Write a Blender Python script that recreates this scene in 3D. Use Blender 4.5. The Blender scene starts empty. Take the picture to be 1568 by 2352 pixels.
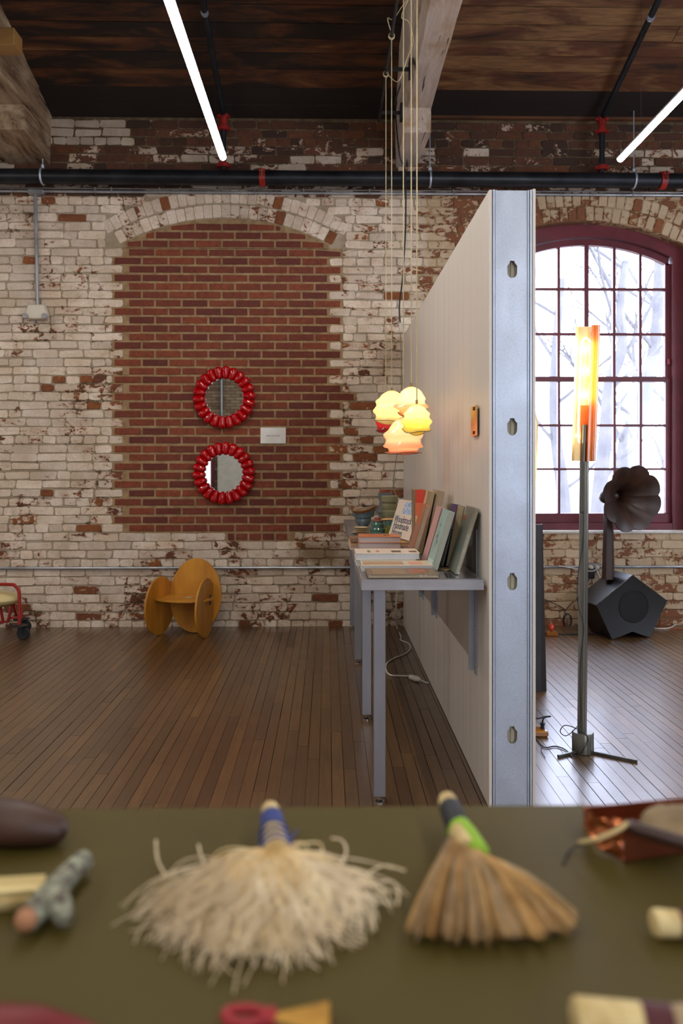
import bpy, bmesh, math, random
from math import sin, cos, pi, sqrt, atan2, radians
from mathutils import Vector, Matrix

random.seed(7)
scene = bpy.context.scene
COL = scene.collection

# ------------------------------------------------------------------ camera
F = 1743.0                       # focal length in pixels of the 1568 x 2352 frame
TH = math.atan(31.2 / F)         # camera turned a touch to the right of the wall's normal
H = 1.356                        # eye height
cam_data = bpy.data.cameras.new('camera')
cam = bpy.data.objects.new('camera', cam_data)
COL.objects.link(cam)
cam.location = (0, 0, H)
cam.rotation_euler = (pi / 2, 0, -TH)
cam_data.sensor_fit = 'AUTO'
cam_data.sensor_width = 36
cam_data.lens = F / 2352 * 36
cam_data.shift_y = -110 / 2352
cam_data.clip_start = 0.02
cam_data.clip_end = 300
cam_data.dof.use_dof = True
cam_data.dof.focus_distance = 4.0
cam_data.dof.aperture_fstop = 2.6
scene.camera = cam

# ------------------------------------------------------------------ world, exposure
world = bpy.data.worlds.new('sky')
scene.world = world
world.use_nodes = True
wn = world.node_tree
bg = wn.nodes['Background']
bg.inputs[0].default_value = (0.70, 0.76, 1.0, 1)
bg.inputs[1].default_value = 15.0
vs = scene.view_settings
vs.view_transform = 'Standard'
vs.look = 'None'
vs.gamma = 1
vs.use_curve_mapping = False
vs.exposure = 0.0
cy = scene.cycles
cy.use_denoising = True
cy.max_bounces = 7
cy.diffuse_bounces = 3
cy.glossy_bounces = 4
cy.transparent_max_bounces = 16
cy.sample_clamp_indirect = 6
cy.caustics_reflective = False
cy.caustics_refractive = False


def area(name, loc, rot, sx, sy, power, color):
    l = bpy.data.lights.new(name, 'AREA')
    l.shape = 'RECTANGLE'
    l.size = sx
    l.size_y = sy
    l.energy = power
    l.color = color
    o = bpy.data.objects.new(name, l)
    COL.objects.link(o)
    o.location = loc
    o.rotation_euler = rot
    return o


# daylight through the windows of the rear and side walls (window openings built below)
DAY = (0.78, 0.85, 1.0)
area('daylight_rear', (3.2, -4.9, 2.2), (radians(90), 0, 0), 1.5, 2.3, 135, DAY)
area('daylight_rear', (0.6, -4.9, 2.2), (radians(90), 0, 0), 1.5, 2.3, 22, (0.85, 0.9, 1.0))
area('daylight_rear', (-3.45, -4.9, 1.35), (radians(90), 0, 0), 1.5, 1.5, 14, (0.9, 0.93, 1.0))
area('daylight_side', (5.4, 3.4, 2.0), (0, radians(90), 0), 2.3, 1.5, 100, DAY)
area('daylight_left', (-6.4, 4.6, 1.9), (0, radians(-90), 0), 2.0, 1.4, 22, (0.9, 0.93, 1.0))
area('daylight_side', (5.4, 0.2, 2.0), (0, radians(90), 0), 2.3, 1.5, 60, DAY)


# ------------------------------------------------------------------ points in the room
D = 6.351                        # front of the brick wall
R_ = Vector((cos(TH), -sin(TH), 0))
F_ = Vector((sin(TH), cos(TH), 0))


def ray(px, py):
    return R_ * ((px - 784) / F) + F_ + Vector((0, 0, (1066 - py) / F))


def atY(px, py, y=D):
    r = ray(px, py)
    return Vector((0, 0, H)) + r * (y / r.y)


def atZ(px, py, z=0.0):
    r = ray(px, py)
    return Vector((0, 0, H)) + r * ((z - H) / r.z)


def atX(px, py, x):
    r = ray(px, py)
    return Vector((0, 0, H)) + r * (x / r.x)


def atD(px, py, d):
    return Vector((0, 0, H)) + ray(px, py) * d


# ------------------------------------------------------------------ node helpers
class NT:
    def __init__(s, name):
        s.m = bpy.data.materials.new(name)
        s.m.use_nodes = True
        s.t = s.m.node_tree
        s.b = s.t.nodes['Principled BSDF']
        s.out = s.t.nodes['Material Output']

    def n(s, typ, **kw):
        nd = s.t.nodes.new(typ)
        for k, v in kw.items():
            setattr(nd, k, v)
        return nd

    def link(s, a, b):
        s.t.links.new(a, b)

    def val(s, sock, v):
        if isinstance(v, (int, float)):
            sock.default_value = v
        elif isinstance(v, (tuple, list)):
            sock.default_value = (*v, 1) if len(v) == 3 and sock.type == 'RGBA' else v
        else:
            s.link(v, sock)

    def math(s, op, a, b=0.0, c=None, clamp=False):
        nd = s.n('ShaderNodeMath', operation=op, use_clamp=clamp)
        s.val(nd.inputs[0], a)
        s.val(nd.inputs[1], b)
        if c is not None:
            s.val(nd.inputs[2], c)
        return nd.outputs[0]

    def mix(s, f, a, b, blend='MIX'):
        nd = s.n('ShaderNodeMix', data_type='RGBA', blend_type=blend)
        s.val(nd.inputs['Factor'], f)
        s.val(nd.inputs[6], a)
        s.val(nd.inputs[7], b)
        return nd.outputs[2]

    def noise(s, vec, scale, detail=4, rough=0.55, dist=0.0):
        nd = s.n('ShaderNodeTexNoise')
        s.val(nd.inputs['Scale'], scale)
        nd.inputs['Detail'].default_value = detail
        nd.inputs['Roughness'].default_value = rough
        nd.inputs['Distortion'].default_value = dist
        s.link(vec, nd.inputs['Vector'])
        return nd.outputs['Fac']

    def pos(s, scale=(1, 1, 1)):
        g = s.n('ShaderNodeNewGeometry').outputs['Position']
        if scale == (1, 1, 1):
            return g
        mp = s.n('ShaderNodeMapping')
        mp.inputs['Scale'].default_value = scale
        s.link(g, mp.inputs['Vector'])
        return mp.outputs[0]

    def tint(s):
        a = s.n('ShaderNodeAttribute', attribute_name='tint')
        sp = s.n('ShaderNodeSeparateColor')
        s.link(a.outputs['Color'], sp.inputs[0])
        return sp.outputs

    def bump(s, h, strength=0.3, dist=0.01):
        b = s.n('ShaderNodeBump')
        b.inputs['Strength'].default_value = strength
        b.inputs['Distance'].default_value = dist
        s.link(h, b.inputs['Height'])
        s.link(b.outputs[0], s.b.inputs['Normal'])

    def sheen(s, base=0.04, amp=0.7, power=4.0):
        lw = s.n('ShaderNodeLayerWeight')
        return s.math('ADD', base, s.math('MULTIPLY', s.math('POWER', lw.outputs['Facing'], power), amp))

    def step(s, x, lo, hi):
        nd = s.n('ShaderNodeMapRange')
        nd.clamp = True
        s.val(nd.inputs[0], x)
        nd.inputs[1].default_value = lo
        nd.inputs[2].default_value = hi
        return nd.outputs[0]


def srgb(h):
    h = h.lstrip('#')
    c = [int(h[i:i + 2], 16) / 255 for i in (0, 2, 4)]
    return tuple(x / 12.92 if x <= 0.04045 else ((x + 0.055) / 1.055) ** 2.4 for x in c)


_mc = {}


def mat(name, color, rough=0.5, metal=0.0, color2=None, scale=8.0, amount=1.0, stretch=(1, 1, 1), bump=0.0,
        bscale=60, coat=0.0, spec=None):
    if name in _mc:
        return _mc[name]
    t = NT(name)
    c1 = srgb(color) if isinstance(color, str) else color
    if color2 is None:
        c2 = tuple(x * 0.85 for x in c1)
    else:
        c2 = srgb(color2) if isinstance(color2, str) else color2
    p = t.pos(stretch)
    f = t.step(t.noise(p, scale, 5), 0.35, 0.65)
    t.link(t.mix(t.math('MULTIPLY', f, amount), c1, c2), t.b.inputs['Base Color'])
    t.b.inputs['Roughness'].default_value = rough
    t.b.inputs['Metallic'].default_value = metal
    t.b.inputs['Coat Weight'].default_value = coat
    if spec is not None:
        t.b.inputs['Specular IOR Level'].default_value = spec
    if bump:
        t.bump(t.noise(p, bscale, 4), bump, 0.005)
    _mc[name] = t.m
    return t.m


def emit(name, color, strength):
    t = NT(name)
    c = srgb(color) if isinstance(color, str) else color
    t.b.inputs['Base Color'].default_value = (*c, 1)
    t.b.inputs['Emission Color'].default_value = (*c, 1)
    t.b.inputs['Emission Strength'].default_value = strength
    return t.m


# ------------------------------------------------------------------ mesh builder
WL = {}


class MB:
    def __init__(s):
        s.v = []
        s.f = []
        s.t = []        # tint per vertex

    def add(s, vs_, fs, tint=(0.5, 0.5, 0.5)):
        o = len(s.v)
        s.v += [tuple(p) for p in vs_]
        s.f += [tuple(i + o for i in f) for f in fs]
        s.t += [tint] * len(vs_)
        return s

    def obox(s, O, U, V, W, a0, a1, b0, b1, c0, c1, tint=(0.5,) * 3):
        O, U, V, W = Vector(O), Vector(U), Vector(V), Vector(W)
        vs_ = [O + U * a + V * b + W * c for c in (c0, c1) for b in (b0, b1) for a in (a0, a1)]
        fs = [(0, 2, 3, 1), (4, 5, 7, 6), (0, 1, 5, 4), (2, 6, 7, 3), (0, 4, 6, 2), (1, 3, 7, 5)]
        if U.cross(V).dot(W) < 0:
            fs = [f[::-1] for f in fs]
        return s.add(vs_, fs, tint)

    def box(s, x0, x1, y0, y1, z0, z1, tint=(0.5,) * 3):
        return s.obox((0, 0, 0), (1, 0, 0), (0, 1, 0), (0, 0, 1), min(x0, x1), max(x0, x1), min(y0, y1), max(y0, y1),
                      min(z0, z1), max(z0, z1), tint)

    def tube(s, pts, r, seg=8, cap=True, closed=False):
        pts = [Vector(p) for p in pts]
        n = len(pts)
        rs = r if isinstance(r, (list, tuple)) else [r] * n
        vs_, fs = [], []
        prev = None
        for i, p in enumerate(pts):
            if closed:
                d = (pts[(i + 1) % n] - pts[i - 1])
            else:
                d = pts[min(i + 1, n - 1)] - pts[max(i - 1, 0)]
            d = d.normalized() if d.length > 1e-9 else Vector((0, 0, 1))
            if prev is None:
                a = Vector((0, 0, 1)) if abs(d.z) < 0.9 else Vector((1, 0, 0))
                u = d.cross(a).normalized()
            else:
                u = (prev - d * prev.dot(d))
                u = u.normalized() if u.length > 1e-6 else d.orthogonal().normalized()
            prev = u
            w = d.cross(u)
            for k in range(seg):
                an = 2 * pi * k / seg
                vs_.append(p + (u * cos(an) + w * sin(an)) * rs[i])
        m = n if closed else n - 1
        for i in range(m):
            j = (i + 1) % n
            for k in range(seg):
                l = (k + 1) % seg
                fs.append((i * seg + k, i * seg + l, j * seg + l, j * seg + k))
        if cap and not closed:
            fs.append(tuple(range(seg))[::-1])
            fs.append(tuple((n - 1) * seg + k for k in range(seg)))
        return s.add(vs_, fs)

    def lathe(s, prof, c, seg=24, axis=(0, 0, 1), fn=None, cap=True):
        """prof: list of (r, h) along the axis from c; fn(r, h, angle) -> (r, h)"""
        c = Vector(c)
        ax = Vector(axis).normalized()
        u = ax.orthogonal().normalized() if abs(ax.z) < 0.999 else Vector((1, 0, 0))
        w = ax.cross(u)
        vs_, fs = [], []
        for (r, h) in prof:
            for k in range(seg):
                a = 2 * pi * k / seg
                rr, hh = fn(r, h, a) if fn else (r, h)
                vs_.append(c + ax * hh + (u * cos(a) + w * sin(a)) * rr)
        for i in range(len(prof) - 1):
            for k in range(seg):
                l = (k + 1) % seg
                fs.append((i * seg + k, i * seg + l, (i + 1) * seg + l, (i + 1) * seg + k))
        if cap:
            if prof[0][0] > 1e-6:
                fs.append(tuple(range(seg))[::-1])
            if prof[-1][0] > 1e-6:
                fs.append(tuple((len(prof) - 1) * seg + k for k in range(seg)))
        return s.add(vs_, fs)

    def prism(s, pts, ext):
        """pts: 3-D polygon, ext: extrusion vector"""
        pts = [Vector(p) for p in pts]
        ext = Vector(ext)
        n = len(pts)
        nrm = Vector((0, 0, 0))
        for i in range(n):
            nrm += pts[i].cross(pts[(i + 1) % n])
        if nrm.dot(ext) > 0:
            pts = pts[::-1]
        vs_ = pts + [p + ext for p in pts]
        fs = [tuple(range(n)), tuple(range(2 * n - 1, n - 1, -1))]
        for i in range(n):
            j = (i + 1) % n
            fs.append((j, i, i + n, j + n))
        return s.add(vs_, fs)

    def ball(s, c, r, seg=14, rings=9, sc=(1, 1, 1), fn=None):
        prof = [(r * sin(pi * i / rings), -r * cos(pi * i / rings)) for i in range(rings + 1)]
        o = len(s.v)
        s.lathe(prof, (0, 0, 0), seg, cap=False)
        for i in range(o, len(s.v)):
            p = Vector(s.v[i])
            if fn:
                p = fn(p)
            s.v[i] = (c[0] + p.x * sc[0], c[1] + p.y * sc[1], c[2] + p.z * sc[2])
        return s

    def build(s, name, m, parent=None, smooth=True, bevel=0.0, angle=35, kind=None, label=None, origin=None, merge=False):
        me = bpy.data.meshes.new(name)
        xs = [p[0] for p in s.v]
        ys = [p[1] for p in s.v]
        zs = [p[2] for p in s.v]
        c = Vector(origin) if origin is not None else Vector(((min(xs) + max(xs)) / 2, (min(ys) + max(ys)) / 2, min(zs)))
        me.from_pydata([(p[0] - c.x, p[1] - c.y, p[2] - c.z) for p in s.v], [], s.f)
        at = me.color_attributes.new('tint', 'FLOAT_COLOR', 'POINT')
        buf = []
        for t in s.t:
            buf += [t[0], t[1], t[2], 1.0]
        at.data.foreach_set('color', buf)
        if bevel or merge:
            bm = bmesh.new()
            bm.from_mesh(me)
            if merge:
                bmesh.ops.remove_doubles(bm, verts=bm.verts, dist=1e-5)
            if bevel:
                bmesh.ops.bevel(bm, geom=bm.edges[:], offset=bevel, segments=1, affect='EDGES', profile=0.5)
            bm.to_mesh(me)
            bm.free()
        me.materials.append(m)
        if smooth:
            me.shade_smooth()
            me.set_sharp_from_angle(angle=radians(angle))
        o = bpy.data.objects.new(name, me)
        COL.objects.link(o)
        if parent is not None:
            o.parent = parent
            o.location = c - WL[parent.name]
        else:
            o.location = c
        WL[o.name] = c
        if kind:
            o['kind'] = kind
        if label:
            o['label'] = label
        return o


def thing(name, label, cat, loc, group=None, kind=None):
    o = bpy.data.objects.new(name, None)
    o.empty_display_size = 0.05
    COL.objects.link(o)
    o.location = loc
    WL[o.name] = Vector(loc)
    o['label'] = label
    o['category'] = cat
    if group:
        o['group'] = group
    if kind:
        o['kind'] = kind
    return o


def tag(o, label, cat, group=None, kind=None):
    o['label'] = label
    o['category'] = cat
    if group:
        o['group'] = group
    if kind:
        o['kind'] = kind
    return o


def copy_tree(o, parent=None):
    c = o.copy()
    COL.objects.link(c)
    if parent is not None:
        c.parent = parent
    for ch in list(o.children):
        copy_tree(ch, c)
    return c


def smooth_path(pts, n=6):
    """Catmull-Rom through pts"""
    P = [Vector(p) for p in pts]
    P = [P[0]] + P + [P[-1]]
    out = []
    for i in range(1, len(P) - 2):
        for k in range(n):
            t = k / n
            a, b, c, d = P[i - 1], P[i], P[i + 1], P[i + 2]
            out.append(0.5 * ((2 * b) + (c - a) * t + (2 * a - 5 * b + 4 * c - d) * t * t + (3 * b - a - 3 * c + d) * t ** 3))
    out.append(P[-2])
    return out


def text(name, s, size, O, U, V, m, parent, extrude=0.0003):
    """flat lettering: O centre, U reading direction, V up"""
    cu = bpy.data.curves.new(name, 'FONT')
    cu.body = s
    cu.size = size
    cu.align_x = 'CENTER'
    cu.align_y = 'CENTER'
    cu.extrude = extrude
    cu.materials.append(m)
    cu.resolution_u = 3
    o = bpy.data.objects.new(name, cu)
    COL.objects.link(o)
    U = Vector(U).normalized()
    V = Vector(V).normalized()
    W = U.cross(V)
    M = Matrix(((U.x, V.x, W.x), (U.y, V.y, W.y), (U.z, V.z, W.z))).to_4x4()
    M.translation = Vector(O) - (WL[parent.name] if parent is not None else Vector((0, 0, 0)))
    me = bpy.data.meshes.new_from_object(o)
    bpy.data.objects.remove(o)
    o = bpy.data.objects.new(name, me)
    COL.objects.link(o)
    o.parent = parent
    o.matrix_local = M
    return o


# ================================================================== materials of the shell
def painted_brick(name, paint_a, paint_b, dark, orange, base_cov=None, taupe=None):
    t = NT(name)
    p = t.pos()
    tr = t.tint()
    n1 = t.noise(t.pos((1, 1, 1.7)), 11, 7, 0.62, 0.8)
    n2 = t.noise(p, 60, 4, 0.6)
    n0 = t.noise(p, 2.4, 3, 0.5)
    m = t.math('ADD', t.math('MULTIPLY', n1, 0.72), t.math('MULTIPLY', n2, 0.28))
    cov = tr[0]
    if base_cov is not None:
        sep = t.n('ShaderNodeSeparateXYZ')
        t.link(p, sep.inputs[0])
        hi = t.step(sep.outputs[2], 3.60, 3.68)
        win = t.step(sep.outputs[0], 0.8, 1.2)
        cov = t.math('SUBTRACT', base_cov, t.math('ADD', t.math('MULTIPLY', hi, 0.42), t.math('MULTIPLY', win, 0.22)))
    k = t.math('ADD', m, t.math('MULTIPLY', t.math('SUBTRACT', cov, 0.5), 0.55))
    k = t.math('ADD', k, t.math('MULTIPLY', t.math('SUBTRACT', n0, 0.5), 0.62))
    paint = t.step(k, 0.487, 0.507)
    thin = t.step(k, 0.50, 0.62)
    bc = t.mix(tr[1], dark, orange)
    bc = t.mix(t.step(t.noise(p, 25, 4), 0.35, 0.7), bc, t.mix(0.45, bc, (0.05, 0.03, 0.02)))
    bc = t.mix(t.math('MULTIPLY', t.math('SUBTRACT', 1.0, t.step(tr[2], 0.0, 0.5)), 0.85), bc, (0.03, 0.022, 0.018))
    if taupe:
        bc = t.mix(t.step(t.noise(p, 18, 4), 0.4, 0.6), taupe, tuple(x * 0.6 for x in taupe))
    pc = t.mix(t.step(t.noise(p, 5.0, 6, 0.65), 0.38, 0.62), paint_a, paint_b)
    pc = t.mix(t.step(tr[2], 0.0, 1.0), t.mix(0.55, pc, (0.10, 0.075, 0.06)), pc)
    pc = t.mix(thin, t.mix(t.math('MULTIPLY', t.step(n2, 0.42, 0.58), 0.75), pc, srgb('#a87a5e') if base_cov is None else srgb('#8d7a60')), pc)
    speck = t.step(t.noise(p, 120, 3, 0.7), 0.57, 0.64)
    pc = t.mix(t.math('MULTIPLY', speck, 0.45), pc, (0.25, 0.18, 0.12))
    # greenish-grey grime streaks, and the ochre damp stain low on the wall right of the chair
    gr = t.step(t.noise(t.pos((1.5, 1, 0.8)), 3.2, 6, 0.7), 0.55, 0.75)
    pc = t.mix(t.math('MULTIPLY', gr, 0.45), pc, (0.33, 0.26, 0.17))
    # the bay round the window was never limewashed as white: its paint is tan, its brick paler
    sx = t.n('ShaderNodeSeparateXYZ')
    t.link(p, sx.inputs[0])
    bay = t.math('MULTIPLY', t.step(sx.outputs[0], 0.75, 0.85), t.math('SUBTRACT', 1.0, t.step(sx.outputs[2], 3.60, 3.68)))
    pc = t.mix(t.math('MULTIPLY', bay, 0.62), pc, srgb('#ab9068'))
    bc = t.mix(t.math('MULTIPLY', bay, 0.55), bc, srgb('#86593f'))
    col = t.mix(paint, bc, pc)
    d = t.n('ShaderNodeVectorMath', operation='DISTANCE')
    mp = t.n('ShaderNodeMapping')
    mp.inputs['Scale'].default_value = (1, 1, 1.9)
    t.link(p, mp.inputs['Vector'])
    t.link(mp.outputs[0], d.inputs[0])
    sc_ = atY(735, 1275)
    d.inputs[1].default_value = (sc_.x, D, sc_.z * 1.9)
    st = t.math('ADD', d.outputs['Value'], t.math('MULTIPLY', t.noise(p, 9, 5), 0.28))
    stain = t.math('SUBTRACT', 1.0, t.step(st, 0.22, 0.42))
    col = t.mix(t.math('MULTIPLY', stain, 0.72), col, (0.16, 0.09, 0.025))
    t.link(col, t.b.inputs['Base Color'])
    t.b.inputs['Roughness'].default_value = 0.85
    t.b.inputs['Specular IOR Level'].default_value = 0.25
    h = t.math('ADD', t.math('MULTIPLY', paint, 0.6), n2)
    t.bump(h, 0.55, 0.006)
    return t.m


PA, PB = srgb('#f0e2d0'), srgb('#dac6ae')
M_OLD = painted_brick('old_painted_brick', PA, PB, srgb('#6b4231'), srgb('#9c5e34'))
M_OLD_MORTAR = painted_brick('old_mortar', srgb('#c4b49d'), srgb('#a8967c'), (0, 0, 0), (0, 0, 0), base_cov=0.66,
                             taupe=srgb('#6a5942'))


def plain_brick():
    t = NT('red_infill_brick')
    p = t.pos()
    tr = t.tint()
    c = t.mix(tr[0], srgb('#5f271c'), srgb('#854023'))
    c = t.mix(t.step(t.noise(p, 30, 5), 0.4, 0.7), c, t.mix(0.5, c, srgb('#4a2018')))
    fl = t.step(t.noise(t.pos((1, 1, 2)), 6, 6, 0.7), 0.62, 0.8)
    c = t.mix(t.math('MULTIPLY', fl, 0.28), c, srgb('#b89a94'))
    c = t.mix(t.math('MULTIPLY', t.step(t.noise(p, 150, 2), 0.68, 0.75), 0.5), c, srgb('#c7a890'))
    t.link(c, t.b.inputs['Base Color'])
    t.b.inputs['Roughness'].default_value = 0.8
    t.bump(t.noise(p, 90, 4), 0.4, 0.004)
    return t.m


M_RED = plain_brick()
M_TAN_MORTAR = mat('tan_mortar', '#a68b66', 0.9, color2='#84694a', scale=14, bump=0.5, bscale=120)


def wood_boards(name, c_dark, c_mid, c_light, rough, along, bumpy=0.25, glossvar=0.1, coat=0.0):
    t = NT(name)
    st = [1, 1, 1]
    st['xyz'.index(along)] = 0.07
    p = t.pos(tuple(st))
    tr = t.tint()
    # offset the grain per board
    add = t.n('ShaderNodeVectorMath', operation='ADD')
    cmb = t.n('ShaderNodeCombineXYZ')
    t.link(t.math('MULTIPLY', tr[1], 37), cmb.inputs[0])
    t.link(t.math('MULTIPLY', tr[1], 11), cmb.inputs[1])
    t.link(p, add.inputs[0])
    t.link(cmb.outputs[0], add.inputs[1])
    g = t.noise(add.outputs[0], 55, 6, 0.6, 0.4)
    g2 = t.noise(t.pos(), 2.2, 4, 0.6)
    c = t.mix(tr[0], c_dark, c_light)
    c = t.mix(t.step(g, 0.3, 0.7), c, t.mix(0.55, c, c_mid))
    c = t.mix(t.math('MULTIPLY', t.step(g2, 0.4, 0.7), 0.35), c, c_dark)
    t.link(c, t.b.inputs['Base Color'])
    r = t.math('ADD', rough, t.math('MULTIPLY', t.math('SUBTRACT', t.noise(t.pos(), 7, 4), 0.5), glossvar))
    t.link(r, t.b.inputs['Roughness'])
    t.b.inputs['Coat Weight'].default_value = coat
    t.b.inputs['Coat Roughness'].default_value = 0.24
    t.b.inputs['Specular IOR Level'].default_value = 1.0
    t.bump(g, bumpy, 0.002)
    return t.m


M_FLOOR = wood_boards('varnished_floor_board', srgb('#4c3519'), srgb('#36230e'), srgb('#7e5a30'), 0.42, 'y', 0.08, 0.14, coat=0.8)


def ceiling_wood():
    t = NT('sooty_ceiling_plank')
    tr = t.tint()
    p = t.pos((0.22, 1, 1))
    add = t.n('ShaderNodeVectorMath', operation='ADD')
    cmb = t.n('ShaderNodeCombineXYZ')
    t.link(t.math('MULTIPLY', tr[1], 9), cmb.inputs[0])
    t.link(p, add.inputs[0])
    t.link(cmb.outputs[0], add.inputs[1])
    n = t.noise(add.outputs[0], 6.5, 6, 0.6, 0.6)
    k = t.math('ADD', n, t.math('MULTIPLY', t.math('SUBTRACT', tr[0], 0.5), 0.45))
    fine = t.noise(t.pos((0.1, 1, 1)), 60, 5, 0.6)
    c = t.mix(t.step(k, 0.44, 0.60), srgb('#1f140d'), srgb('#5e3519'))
    c = t.mix(t.step(k, 0.62, 0.74), c, srgb('#866039'))
    c = t.mix(t.math('MULTIPLY', t.step(fine, 0.4, 0.65), 0.4), c, srgb('#1a100a'))
    t.link(c, t.b.inputs['Base Color'])
    t.b.inputs['Roughness'].default_value = 0.75
    t.bump(fine, 0.3, 0.003)
    return t.m


M_CEIL = ceiling_wood()


def old_timber(name, ca, cb, cc, sc=5.0):
    t = NT(name)
    p = t.pos((1, 0.12, 1))
    n = t.noise(p, sc * 4, 7, 0.65, 0.8)
    n2 = t.noise(t.pos((1, 0.5, 1)), sc, 5, 0.6, 0.5)
    crack = t.step(t.noise(t.pos((1, 0.06, 1)), sc * 5.2, 3, 0.5, 1.0), 0.66, 0.70)
    c = t.mix(t.step(n, 0.35, 0.65), ca, cb)
    c = t.mix(t.step(n2, 0.48, 0.72), c, cc)
    c = t.mix(t.math('MULTIPLY', crack, 0.85), c, srgb('#1e150f'))
    t.link(c, t.b.inputs['Base Color'])
    t.b.inputs['Roughness'].default_value = 0.8
    t.bump(t.math('SUBTRACT', n, t.math('MULTIPLY', crack, 1.5)), 0.6, 0.01)
    return t.m


M_BEAM = old_timber('whitewashed_timber', srgb('#c9bcb2'), srgb('#b0a194'), srgb('#a3876a'))
M_BEAM_D = old_timber('bare_old_timber', srgb('#9a8062'), srgb('#553d28'), srgb('#b7a388'))
M_DARKWOOD = mat('dark_trim_board', '#7a4a26', 0.8, color2='#3a2212', scale=6, stretch=(0.2, 1, 1))

# ================================================================== back wall
ROWY = [541, 560.5, 580.5, 600, 619.5, 639, 658.5, 677.8, 697, 716.2, 735.7, 755, 774.5, 794, 813.6, 833.5, 853, 872.5,
        892.3, 911.5, 931.5, 951, 970.5, 990.7, 1010.6, 1031.5, 1050.8, 1071.8, 1092.5, 1112.5, 1133, 1153.5, 1174, 1193.8,
        1213]
rows_px = []
y = 541 - 19.6
while y > 262:
    rows_px.append(y)
    y -= 19.6
rows_px = rows_px[::-1] + ROWY
y = 1213 + 20.1
while y < 1440:
    rows_px.append(y)
    y += 20.2


def zpx(py, px=500):
    return atY(px, py).z


Zc = [zpx(v) for v in rows_px]               # course centres, top first
CH = 0.0712
JT = 0.0125
CEIL_Z = zpx(268)

# the two arched openings
def arch_of(x_px0, x_px1, y_spring, y_top):
    xl = atY(x_px0, y_spring).x
    xr = atY(x_px1, y_spring).x
    zs = atY((x_px0 + x_px1) / 2, y_spring).z
    zt = atY((x_px0 + x_px1) / 2, y_top).z
    h = zt - zs
    w = (xr - xl) / 2
    R = (w * w + h * h) / (2 * h)
    return dict(xl=xl, xr=xr, zs=zs, zt=zt, R=R, xc=(xl + xr) / 2, zc=zt - R)


A1 = arch_of(281, 755, 560, 501)
A2 = arch_of(1106, 1582, 566, 507)
SILL = atY(1400, 1221).z
RING = 0.118
OUT = 2 * RING + 0.012


def inside_disc(A, x, z, extra):
    return sqrt((x - A['xc']) ** 2 + (z - A['zc']) ** 2) < A['R'] + extra


def arch_z(A, x, extra=0.0):
    r = A['R'] + extra
    return A['zc'] + sqrt(max(r * r - (x - A['xc']) ** 2, 0))


def quad_brick(P, yf, depth=0.03, jit=0.0025, ch=0.006, inset=0.003):
    """P: four (x, z) corners, counter-clockwise seen from the room"""
    n = 4
    ring = []
    for i in range(n):
        a, b, c = P[i - 1], P[i], P[(i + 1) % n]
        la = sqrt((a[0] - b[0]) ** 2 + (a[1] - b[1]) ** 2)
        lc = sqrt((c[0] - b[0]) ** 2 + (c[1] - b[1]) ** 2)
        if la < 1e-4 or lc < 1e-4:
            continue
        ka, kc = min(ch / la, 0.4), min(ch / lc, 0.4)
        ring.append((b[0] + (a[0] - b[0]) * ka, b[1] + (a[1] - b[1]) * ka))
        ring.append((b[0] + (c[0] - b[0]) * kc, b[1] + (c[1] - b[1]) * kc))
    ring = [(x + random.uniform(-jit, jit), z + random.uniform(-jit, jit)) for x, z in ring]
    cx = sum(p[0] for p in ring) / len(ring)
    cz = sum(p[1] for p in ring) / len(ring)
    m = len(ring)
    inner = []
    for x, z in ring:
        dx, dz = x - cx, z - cz
        inner.append((x - max(-inset, min(inset, dx * 2)) if True else x, z - max(-inset, min(inset, dz * 2))))
    vs_ = [(x, yf + depth, z) for x, z in ring] + [(x, yf + inset, z) for x, z in ring] + [(x, yf, z) for x, z in inner]
    fs = [tuple(range(2 * m, 3 * m))]
    for i in range(m):
        j = (i + 1) % m
        fs.append((i, j, m + j, m + i))
        fs.append((m + i, m + j, 2 * m + j, 2 * m + i))
    return vs_, fs


def rect_brick(x0, x1, zc, h, yf, **kw):
    return quad_brick([(x0, zc - h / 2), (x1, zc - h / 2), (x1, zc + h / 2), (x0, zc + h / 2)], yf, **kw)


def pieces_to_parts(pieces, name, stuff_name, m, parent, limit=300):
    """pieces: (priority, verts, faces, tint); the first ones singly, the rest joined"""
    pieces.sort(key=lambda q: q[0])
    for q in pieces[:limit]:
        b = MB().add(q[1], q[2], q[3])
        b.build(name, m, parent, smooth=False)
    rest = pieces[limit:]
    if rest:
        b = MB()
        for q in rest:
            b.add(q[1], q[2], q[3])
        b.build(stuff_name, m, parent, smooth=False, kind='stuff')


# ---- wall body with the window opening cut out
XW0, XW1 = -6.5, 5.5
wall = thing('wall_back', 'long old brick wall with peeling white paint behind the partition', 'wall', (0, D, 0), kind='structure')
mb = MB()
yb = D + 0.0078
TH_W = 0.38
N_ = 28
xs = [A2['xl'] + (A2['xr'] - A2['xl']) * i / N_ for i in range(N_ + 1)]
TOPZ = CEIL_Z + 0.35


def wq(x0, x1, z0a, z0b, z1):
    mb.add([(x0, yb, z0a), (x1, yb, z0b), (x1, yb, z1), (x0, yb, z1)], [(0, 1, 2, 3)])


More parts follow.
